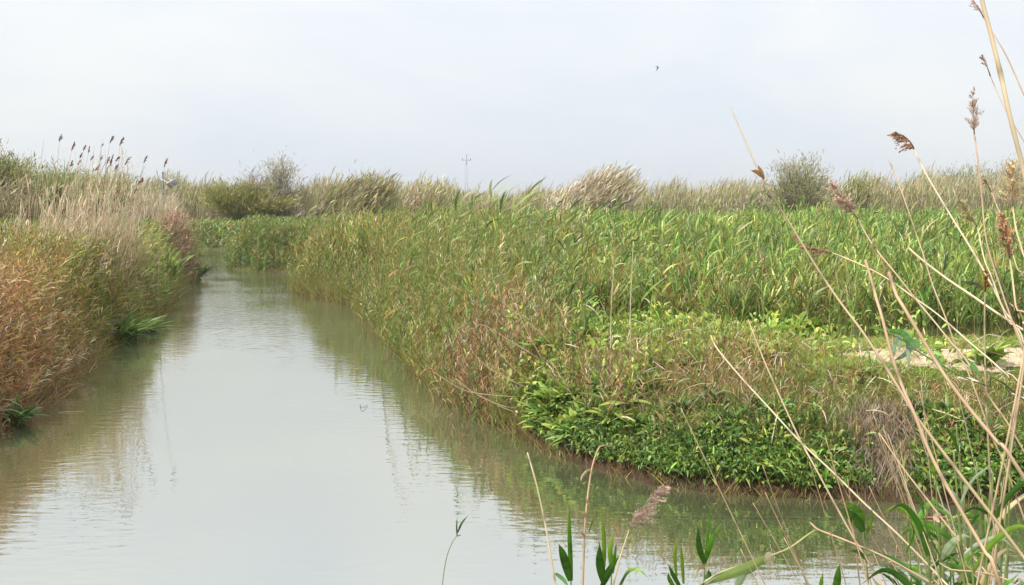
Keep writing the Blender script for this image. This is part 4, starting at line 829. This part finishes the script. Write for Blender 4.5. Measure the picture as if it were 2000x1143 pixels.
# tall sprouts of giant reed standing above the field
def sprout(label, px, D, ztop, nl=14, lw=.05, ll=.5, pal=FLD, lean=.12, group=None):
    X, Y = wxy(px, D); b = np.array([X, Y, gnd(X, Y)]); Hh = ztop - b[2]
    t = thing("giant_reed", b, label, "giant reed", group)
    W = [b + np.array([lean * Hh, 0, Hh]), b + np.array([lean * .35 * Hh, 0, Hh * .55]), b]; P = curve(W, 20)
    a = Acc(); tube(a, P, np.linspace(.004, .009, 20), np.array(srgb(136,148,70)), 5); mk("stem", a, M_LEAF, b, t)
    s = np.linspace(.0, .75, nl) + rng.uniform(0, .03, nl); Q = np.array([P[int(q * 19)] for q in s]); sg = np.where(np.arange(nl) % 2 == 0, 1, -1)
    D_ = np.stack([sg * rng.uniform(.25, .55, nl) + .2, rng.normal(0, .25, nl), np.ones(nl)], 1); c = pick(pal, nl, .12, .04)
    B = np.stack([.35 + 0 * s, 0 * s, -rng.uniform(.1, .7, nl) * (.4 + s)], 1); a = Acc()
    ribbons(a, Q, D_, ll * rng.uniform(.6, 1.1, nl), lw, B, 6, 'leaf', c * .9, c * 1.1, fold=.25)
    mk("foliage", a, M_LEAF, b, t)
for px, D, v, lab in [(938,21,372,"tallest green giant reed, leaf tips crossing the horizon just right of the pylon"),(962,22,388,"green giant reed next right of the tallest one by the pylon"),(905,22,392,"green giant reed just left of the tallest one by the pylon"),
                      (870,19,402,"brownish green giant reed at the left end of the tall row by the pylon"),(1010,23,378,"thin giant reed poking above the belt gap right of the pylon"),(985,20,405,"olive giant reed in front of the belt gap"),
                      (1450,30,392,"giant reed with broad drooping leaf at the field edge left of the grey green shrub"),(1098,24,392,"giant reed standing below the large windblown clump"),(1190,27,396,"thin dark sprout right below the large windblown clump")]:
    sprout(lab, px, D, H + (HOR - v) * D / F, pal=DKG[:1] + FLD[:2] + OLV[:1], lw=.045)
rs = np.random.default_rng(3)
for k in range(46):
    px = rs.uniform(620, 1990); D = rs.uniform(15, 27) if px < 1000 else rs.uniform(15.5, 30)
    sprout("green reed standing a little taller than the reed field around it", px, D, H - (rs.uniform(18, 62)) * D / F - (px < 800) * .0, pal=FLD + OLV[:1] + (ORG[:1] if px < 1000 else []), lw=.032, ll=.38, nl=11, group="taller green reeds spread over the field")

# plumed reeds against the sky on the left bank
def far_plume(px, py, D, foot, sz, label, grp=None, col=(126, 92, 84), lx=None):
    tip = at(px, py, D); X = tip[0] - (lx if lx is not None else rng.uniform(.15, .55)); b = np.array([X, D, gnd(X, D)])
    t = thing("plumed_reed", b, label, "plumed reed", grp)
    W = [tip, b + (tip - b) * .5 - np.array([.06, 0, 0]), b]; P = curve(W, 16); a = Acc(); tube(a, P, np.linspace(.004, .008, 16), TANC * .9, 5); mk("stem", a, M_CANE, b, t)
    if sz > 0: mk("plume", plume_mesh(tip, (rng.uniform(.0, .6), 0, 1), sz * rng.uniform(.8, 1.1), 85, rng.uniform(.4, .8), (.12, 0, -.05), np.array(srgb(*col)) * 1.25, w=.006, bl=.5, sub=2), M_PLUME, b, t)
fp = [(116,276,.16,"plumed reed with the leftmost high plume, over the dark bushes"),(215,279,.16,"plumed reed second from right among the tallest pair on the left bank"),(234,284,.20,"plumed reed with the fattest dark plume, rightmost of the tallest pair"),
      (140,294,.18,"plumed reed with a pointed dark plume next right of the leftmost high one"),(281,318,.14,"plumed reed standing alone right of the straw reeds"),(321,326,.18,"plumed reed beside the pole of the solar panel, dark bushy plume on top"),
      (244,322,.17,"plumed reed just right of the tallest pair, plume leaning right"),(270,360,.18,"plumed reed with a low brown plume between straw reeds and the solar panel")]
for px, py, sz, lab in fp: far_plume(px, py, 22.5 if px < 260 else 24, 0, sz, lab)
for px, py, sz in [(163,294,.12),(173,298,.15),(156,309,.13),(152,322,.12),(138,325,.12),(177,313,.10),(196,313,.11),(199,285,.07),(219,310,.11),(226,315,.11),(208,321,.16),(216,324,.13),(224,331,.13),(186,333,.12),(181,337,.12),(82,330,.10),(150,340,.10),(278,357,.12),(262,378,.12)]:
    far_plume(px, py, rng.uniform(21, 24), 0, sz, "slender reed with small dark plume rising among the dry reeds on left bank", "plumed reeds among the dry reeds on the left bank")
for k, (px, py) in enumerate([(86,272),(104,300),(184,283),(236,300),(92,340),(60,352),(122,335),(205,292),(70,372),(45,360),(98,372),(33,378),(246,305),(112,350),(130,345)]):
    far_plume(px, py, rng.uniform(21, 23.5), 0, 0, "bare pale reed stalk without plume standing among the plumed reeds", "bare pale reed stalks on the left bank", lx=rng.normal(0, .25))

# long dry canes bowed over the brown reeds at the right bank's corner
cd = 12.9
for pts, lab in [([(1088,735),(1050,700),(1000,668),(945,635),(930,640)], "upper long dry cane arching left over the red brown reeds"),
                 ([(1100,775),(1040,762),(960,722),(925,690),(918,672)], "middle dry cane arching left with its tip hanging in the reeds"),
                 ([(1075,778),(1000,775),(915,765),(870,742),(845,726)], "lowest long dry cane sweeping left to the water's edge"),
                 ([(1085,750),(1058,700),(1025,640),(1010,600)], "straight dry cane leaning up left out of the canes' common foot"),
                 ([(1180,800),(1125,730),(1060,655),(1010,612)], "longest straight straw slanting up left across the leafy plants"),
                 ([(1090,790),(1020,808),(940,775),(930,760)], "dry cane dipping low to the water beneath the other bowed canes"),
                 ([(1060,800),(990,795),(930,770),(890,740)], "thin dry cane between the two lowest bowed ones"),
                 ([(1095,760),(1030,740),(985,700),(965,670)], "short dry cane bowed left between upper and middle ones")]:
    W = [at(px, py, 12.6 - .25 * (i > 0)) for i, (px, py) in enumerate(pts)]; W = [at(1090, 790, 12.6) + rng.normal(0, .03, 3)] + W
    b = W[0]; a = Acc(); P = curve(W, 30); tube(a, P, np.linspace(.007, .003, 30), TANC * rng.uniform(.85, 1.1), 5)
    tag(mk("bowed_cane", a, M_CANE, b), lab, "dry cane")
for px, t1, t2, lab in [(1193, 545, 648, "left of two thin pale stalks upright before the lime weeds"), (1231, 492, 668, "right of two thin pale stalks upright before the lime weeds")]:
    W = [at(px + 6, t1 - 20, 12), at(px + 1, (t1 + t2) / 2, 12), at(px, t2, 12), np.array([at(px, t2, 12)[0], 12, gnd(at(px, t2, 12)[0], 12)])]; a = Acc(); P = curve(W, 20); tube(a, P, np.linspace(.004, .006, 20), PALEC, 5)
    tag(mk("pale_stalk", a, M_CANE, W[-1]), lab, "dry stalk")

# flowers
def umbel(px, py, D, label, grp, col, r=.05, leafcol=GRN, npet=60, name="umbel_flower", cat="flower"):
    c = at(px, py, D); b = np.array([c[0] + .02, c[1], gnd(c[0], c[1])]); t = thing(name, b, label, cat, grp)
    a = Acc(); tube(a, curve([c, (c + b) / 2 + [.02, 0, 0], b], 8), .0022 * D / 10, GRC, 5); mk("stem", a, M_LEAF, b, t)
    a = Acc(); n = npet; q = np.clip(rng.normal(0, .40, (n, 3)), -.8, .8) * [r, r, r * .35]; q[:, 2] -= (q[:, 0] ** 2 + q[:, 1] ** 2) / r * .5
    cc = np.tile(np.array(srgb(*col)), (n, 1)) * rng.uniform(.85, 1.05, (n, 1)); ribbons(a, c + q, nrm(rng.normal(0, .5, (n, 3)) + [0, -.4, .7]), r * .32, r * .3, np.zeros((n, 3)), 2, 'ovate', cc, cc)
    tube(a, [c - [0, 0, r * .5], c + [0, 0, r * .1]], r * .75, np.array(srgb(*col)) * .7, 8)
    mk("flower_head", a, M_PETAL, b, t)
for px, py in [(1276,446),(1262,452),(1281,460),(1290,470),(1240,466),(1015,462),(1033,445),(1008,450),(1022,468),(1030,474),(1075,428),(1078,455),(1300,448),(1250,478)]:
    umbel(px, py, 22, "pale yellow green flower head above the middle of the reed field", "pale yellow green flower heads in the field", (196,206,120), r=.11)
for px, py, lab in [(1787,864,"lowest white flower cluster, by the dead straw"),(1821,815,"leftmost upper white flower cluster beside the crossing canes"),(1847,816,"white flower cluster in the middle of the upper row"),
                    (1866,848,"white flower cluster below the upper row at the right"),(1875,822,"white flower cluster at the right end of the upper row"),(1824,854,"small white flower cluster under the leftmost upper one")]:
    umbel(px, py, 10.1, lab, "white flowers on the right bank", (236,238,236), r=.032 if 'small' not in lab else .022, npet=40, name="white_flower")
for px, py in [(1700,818),(1710,800),(1136,588),(1180,592),(1300,770),(1615,820)]:
    umbel(px, py, 11, "tiny yellow flower in the grass on the right bank", "tiny yellow flowers in the grass", (230,206,50), r=.014, npet=16, name="yellow_flower")

# stones and bare stub on the left bank
def stone(label, px, py, z, r, col):
    c = gp(px, py, z); import bmesh
    bm = bmesh.new(); bmesh.ops.create_icosphere(bm, subdivisions=4, radius=1); V = np.array([v.co[:] for v in bm.verts]); Fc = np.array([[v.index for v in f.verts] for f in bm.faces]); bm.free()
    k = 1 + .35 * (fbm(V[:, 0] * 1.2 + px, V[:, 1] * 1.2 + V[:, 2], 1.5, 95) - .5) + .12 * (vn(V[:, 0] + V[:, 2], V[:, 1], 5, 96) - .5)
    a = Acc(); a.add(c + V * k[:, None] * np.array(r), Fc, np.tile(np.array(srgb(*col)), (len(V), 1)) * (.8 + .4 * vn(V[:, 0] * 3, V[:, 2] * 3 + V[:, 1], 2, 97))[:, None])
    tag(mk("stone", a, M_GROUND, c), label, "stone")
stone("pale grey stone lodged in the left bank above the waterline", 146, 664, .22, (.10, .12, .07), (176,168,150))
stone("upright pale stone at the left waterline below the other stone", 150, 715, .06, (.06, .08, .13), (150,146,124))

# twigs, stalks and a thin dark line in the water
def twig(label, pts, w, col, D=None, cat="twig", name="twig", z=.012):
    W = []
    for p in pts: W.append(gp(p[0], p[1], p[2] if len(p) > 2 else z))
    a = Acc(); P = curve(W, 24); tube(a, P, w, np.array(srgb(*col)), 5); tag(mk(name, a, M_CANE, W[0]), label, cat)
twig("long thin dark line running across the calm water at right", [(1270,1008),(1400,1010),(1560,1011),(1700,1012),(1790,1012)], .0035, (84,84,56))  # thin dark tube laid level on the water surface
twig("reddish floating cane below the dead straw", [(1770,1010),(1810,1011),(1862,1010),(1900,1009)], .008, (166,112,80), z=.01)
twig("little looped brown twig floating in the open stream", [(703,790,.01),(706,797,.02),(712,795,.02),(718,791,.01)], .003, (104,92,70))
def waterstalk(label, px, py, top, lx, grp):
    b = gp(px, py); D = b[1]; tp = at(px + lx, top, D); a = Acc(); W = [b - [0, 0, .2], b, (b + tp) / 2 + [.02, 0, .0], tp]; tube(a, curve(W, 14), .0028 * D / 14, np.array(srgb(120,112,72)), 5)
    n = 4; Q = b + (tp - b) * rng.uniform(.3, 1, (n, 1)); c = pick(OLV, n); ribbons(a, Q, nrm(rng.normal(0, .6, (n, 3)) + [0, 0, .8]), .10, .008, np.zeros((n, 3)), 3, 'leaf', c, c)
    tag(mk("water_stalk", a, M_DRY, b), label, "reed stalk", grp)
for px, py, top, lx in [(540,573,520,-18),(532,577,545,2),(552,571,540,6),(575,582,548,-8),(560,566,530,-22),(508,580,562,3),(715,655,612,-18),(705,645,630,-6),(760,662,640,3),(735,640,610,-6),(600,590,560,-10),(548,578,560,4),(412,512,480,0),(420,520,490,2),(430,518,488,-3),(405,505,486,3)]:
    waterstalk("thin reed stalk standing out in the water off the banks", px, py, top, lx, "thin stalks standing in the water")

# ================================================================== SOLAR PANEL, PYLON, LINES, BIRD
D = 54.0; u = D / F
top = at(318, 336, D); b = np.array([top[0], D, gnd(top[0], D)])
t = thing("solar_panel", b, "small solar panel on a dark pole rising out of the far left reeds", "solar panel")
a = Acc(); tube(a, [top, b + [0, 0, 1.0], b], .045, np.array(srgb(70,84,90)), 10); mk("pole", a, plain("painted_steel", srgb(72,86,92), .5), b, t)
WHT = np.array(srgb(214,212,214))
p0, p1, q1 = at(319, 347, D - .1), at(349, 366, D - .1), at(325, 346, D + .35)
ax = nrm(p1 - p0); up_ = nrm(np.cross(ax, [0, 1, 0])); ay = nrm(np.array([.35, 1, .12]) - ax * np.dot(ax, [.35, 1, .12])); nn = np.cross(ax, ay)
R = np.stack([ax, ay, nn]); Lp = np.linalg.norm(p1 - p0); cen = p0 + ax * Lp * .60
a = Acc(); box(a, cen, np.array([Lp * .30, .34, .018]), np.array(srgb(206,202,222)), R); mk("panel", a, plain("panel_back", srgb(206,202,222), .4, 0, .04), b, t)
for s in (-.24, .24):
    a = Acc(); tube(a, [p0 + ay * s, p0 + ay * s + ax * Lp * 1.02], .018, WHT, 6); mk("rail", a, M_CANE, b, t)
    a = Acc(); tube(a, [cen + ay * s - nn * .02 - ax * .12, np.array([top[0], D - .1, at(318, 376, D)[2]]) + ay * s * .8 + [.03, 0, 0]], .014, WHT, 6); mk("strut", a, M_CANE, b, t)

D = 410.0; top = at(911, 306, D); X = top[0]; Hh = top[2]; b = np.array([X, D, .9])
t = thing("pylon", b, "slim lattice power pylon far off behind the reed belt", "pylon")
GV = np.array(srgb(190,192,198)); a = Acc(); w0, w1 = .62, .30  # light galvanised grey, paled in the colour to suggest distance haze
crn = lambda z, sx, sy: np.array([X + sx * (w0 + (w1 - w0) * z / Hh), D + sy * (w0 + (w1 - w0) * z / Hh), z])
for sx in (-1, 1):
    for sy in (-1, 1): tube(a, [crn(.9, sx, sy), crn(Hh - .9, sx, sy)], .06, GV, 4)
zs = np.linspace(1.2, Hh - 1.2, 15)
for k in range(14):
    s = 1 if k % 2 else -1
    for sy in (-1, 1): tube(a, [crn(zs[k], s, sy), crn(zs[k + 1], -s, sy)], .035, GV, 4); tube(a, [crn(zs[k], sy, s), crn(zs[k + 1], sy, -s)], .035, GV, 4)
mk("lattice_mast", a, plain("hazed_galvanised_steel", srgb(186,188,196), .5, .1), b, t)  # mast colour carries the same painted haze fade
a = Acc(); zc = at(911, 313, D)[2]
tube(a, [np.array([X - 1.7, D, zc]), np.array([X + 1.7, D, zc])], .10, GV * .6, 4); tube(a, [np.array([X, D, zc - 2]), np.array([X, D, Hh + .1])], .13, GV * .6, 5)
mk("crossarm", a, M_BARK, b, t)
for s in (-1.5, 0.15, 1.5):
    a = Acc(); zz = zc if s != .15 else Hh; tube(a, [np.array([X + s, D, zz + .05]), np.array([X + s, D, zz + .75])], [.16, .09], np.array(srgb(96,84,84)), 6); mk("insulator", a, M_BARK, b, t)
def wire(label, A, Bp, sag):
    A = np.array(A); Bp = np.array(Bp); s = np.linspace(0, 1, 40); P = A + (Bp - A) * s[:, None]; P[:, 2] -= sag * 4 * s * (1 - s); a = Acc(); tube(a, P, .014, GV, 4)
    tag(mk("power_line", a, M_BARK, A), label, "power line")
wire("power line running from the pylon down to the left behind the reeds", (X - 1.5, D, zc + .8), (X - 70, D + 30, 9.0), 1.0)
wire("power line running from the pylon away to the right behind the field", (X + 1.5, D, zc + .8), (X + 75, D + 60, 11.5), 1.2)

c = at(1284.6, 133, 46)
t = thing("bird", c, "small dark bird flying in the open sky", "bird"); DK = np.array(srgb(52,56,60))
a = Acc(); ax = nrm(np.array([.10, .12, .20])); tube(a, curve([c - ax * .13, c - ax * .05, c + ax * .03, c + ax * .075, c + ax * .095], 12), np.array([.004,.007,.012,.02,.026,.028,.026,.022,.022,.019,.012,.003]), DK, 8)
mk("body", a, M_BARK, c, t)
for s, v in ((-1, [-.10, .02, .10]), (1, [.03, .05, .10])):
    a = Acc(); L_ = nrm(np.array(v)); ribbons(a, np.array([c + ax * .03]), np.array([L_]), .15, .05, np.array([[-.05, 0, -.35]]), 6, 'blade', DK[None], DK[None], side=np.array([ax]), fold=.1); mk("wing", a, M_BARK, c, t)
a = Acc(); ribbons(a, np.array([c - ax * .10] * 2), np.array([-ax + [-.08, 0, 0], -ax + [.08, 0, 0]]), .11, .02, np.zeros((2, 3)), 3, 'blade', np.tile(DK, (2, 1)), np.tile(DK, (2, 1))); mk("tail", a, M_BARK, c, t)

for k in range(16):
    px, py = [(705,690),(668,700),(690,720),(760,705),(820,790),(640,668),(905,850),(1010,900),(180,760),(300,690),(330,640),(560,640),(1120,935),(1450,1000),(1240,985),(860,910)][k]
    c = gp(px, py, .006); a = Acc(); L_ = rng.uniform(.10, .22) * c[1] / 18; dd = nrm(np.array([1, rng.uniform(-.5, .5), 0]))
    cc = np.array(srgb(*[(176,164,120), (140,140,92), (196,186,150)][k % 3]))[None]
    ribbons(a, c[None], dd[None], L_, L_ * .10, np.array([[0, .15, 0.]]), 6, 'leaf', cc, cc, side=np.array([[-dd[1], dd[0], 0]]))
    tag(mk("floating_leaf", a, M_DRY, c), "dead reed leaf floating flat on the stream", "floating leaf", "dead reed leaves floating on the stream")

rs = np.random.default_rng(11)
for k in range(36):
    X = rs.uniform(.25, 2.9) if k < 28 else rs.uniform(.3, 1.0); Y = rs.uniform(11.3, 14.0)
    if Y < 11.6 and X > 2: Y += 1.5
    dock("broad leaved green weed among the lime leafy weeds and brown stems", X, Y, int(rs.uniform(22, 40)), rs.uniform(.22, .40), rs.uniform(.045, .085), [LIM, GRN[:2], LIM[:2] + DKG[:2]][k % 3], up=rs.uniform(1.1, 1.8), stalks=3 * (k % 2), group="broad leaved weeds on top of the right bank")
for k in range(12):
    X = rs.uniform(.7, 4.4); Y = np.interp(X, [.5, 1.5, 2.3, 4.5], [11.2, 10.3, 10.0, 9.75]) + rs.uniform(-.05, .35)
    dock("small strap leaved plant on the steep face of the right bank", X, Y, int(rs.uniform(22, 40)), rs.uniform(.16, .30), rs.uniform(.025, .05), [DKG, GRN[:3]][k % 2], up=rs.uniform(.9, 1.6), lean=(0, -.25), group="small strap leaved plants on the bank face")

for k in range(16):
    X = rs.uniform(.35, 1.5); Y = np.interp(X, [.3, .6, 1.0, 1.5], [11.6, 11.0, 10.6, 10.35]) + rs.uniform(.1, 1.2)
    dock("large leaved bright green plant climbing the bank corner from the waterline", X, Y, int(rs.uniform(24, 40)), rs.uniform(.26, .42), rs.uniform(.055, .09), [LIM[:3], GRN[:3]][k % 2], up=rs.uniform(1.1, 1.8), lean=(0, -.2), group="large leaved plants climbing the corner of the right bank")
# ================================================================== THIN AIR HAZE
hz = bpy.data.materials.new("thin_haze"); hz.use_nodes = True; n = hz.node_tree; n.nodes.clear()
o = n.nodes.new("ShaderNodeOutputMaterial"); v = n.nodes.new("ShaderNodeVolumePrincipled"); v.inputs['Density'].default_value = .0006
v.inputs['Color'].default_value = (.93, .96, .99, 1); v.inputs['Anisotropy'].default_value = .2; n.links.new(v.outputs[0], o.inputs['Volume'])
a = Acc(); box(a, np.array([0, 1720, 13.0]), np.array([1505, 1785, 15.0]), np.array([.8, .8, .8]))
tag(mk("haze", a, hz, smooth=False), kind="stuff")
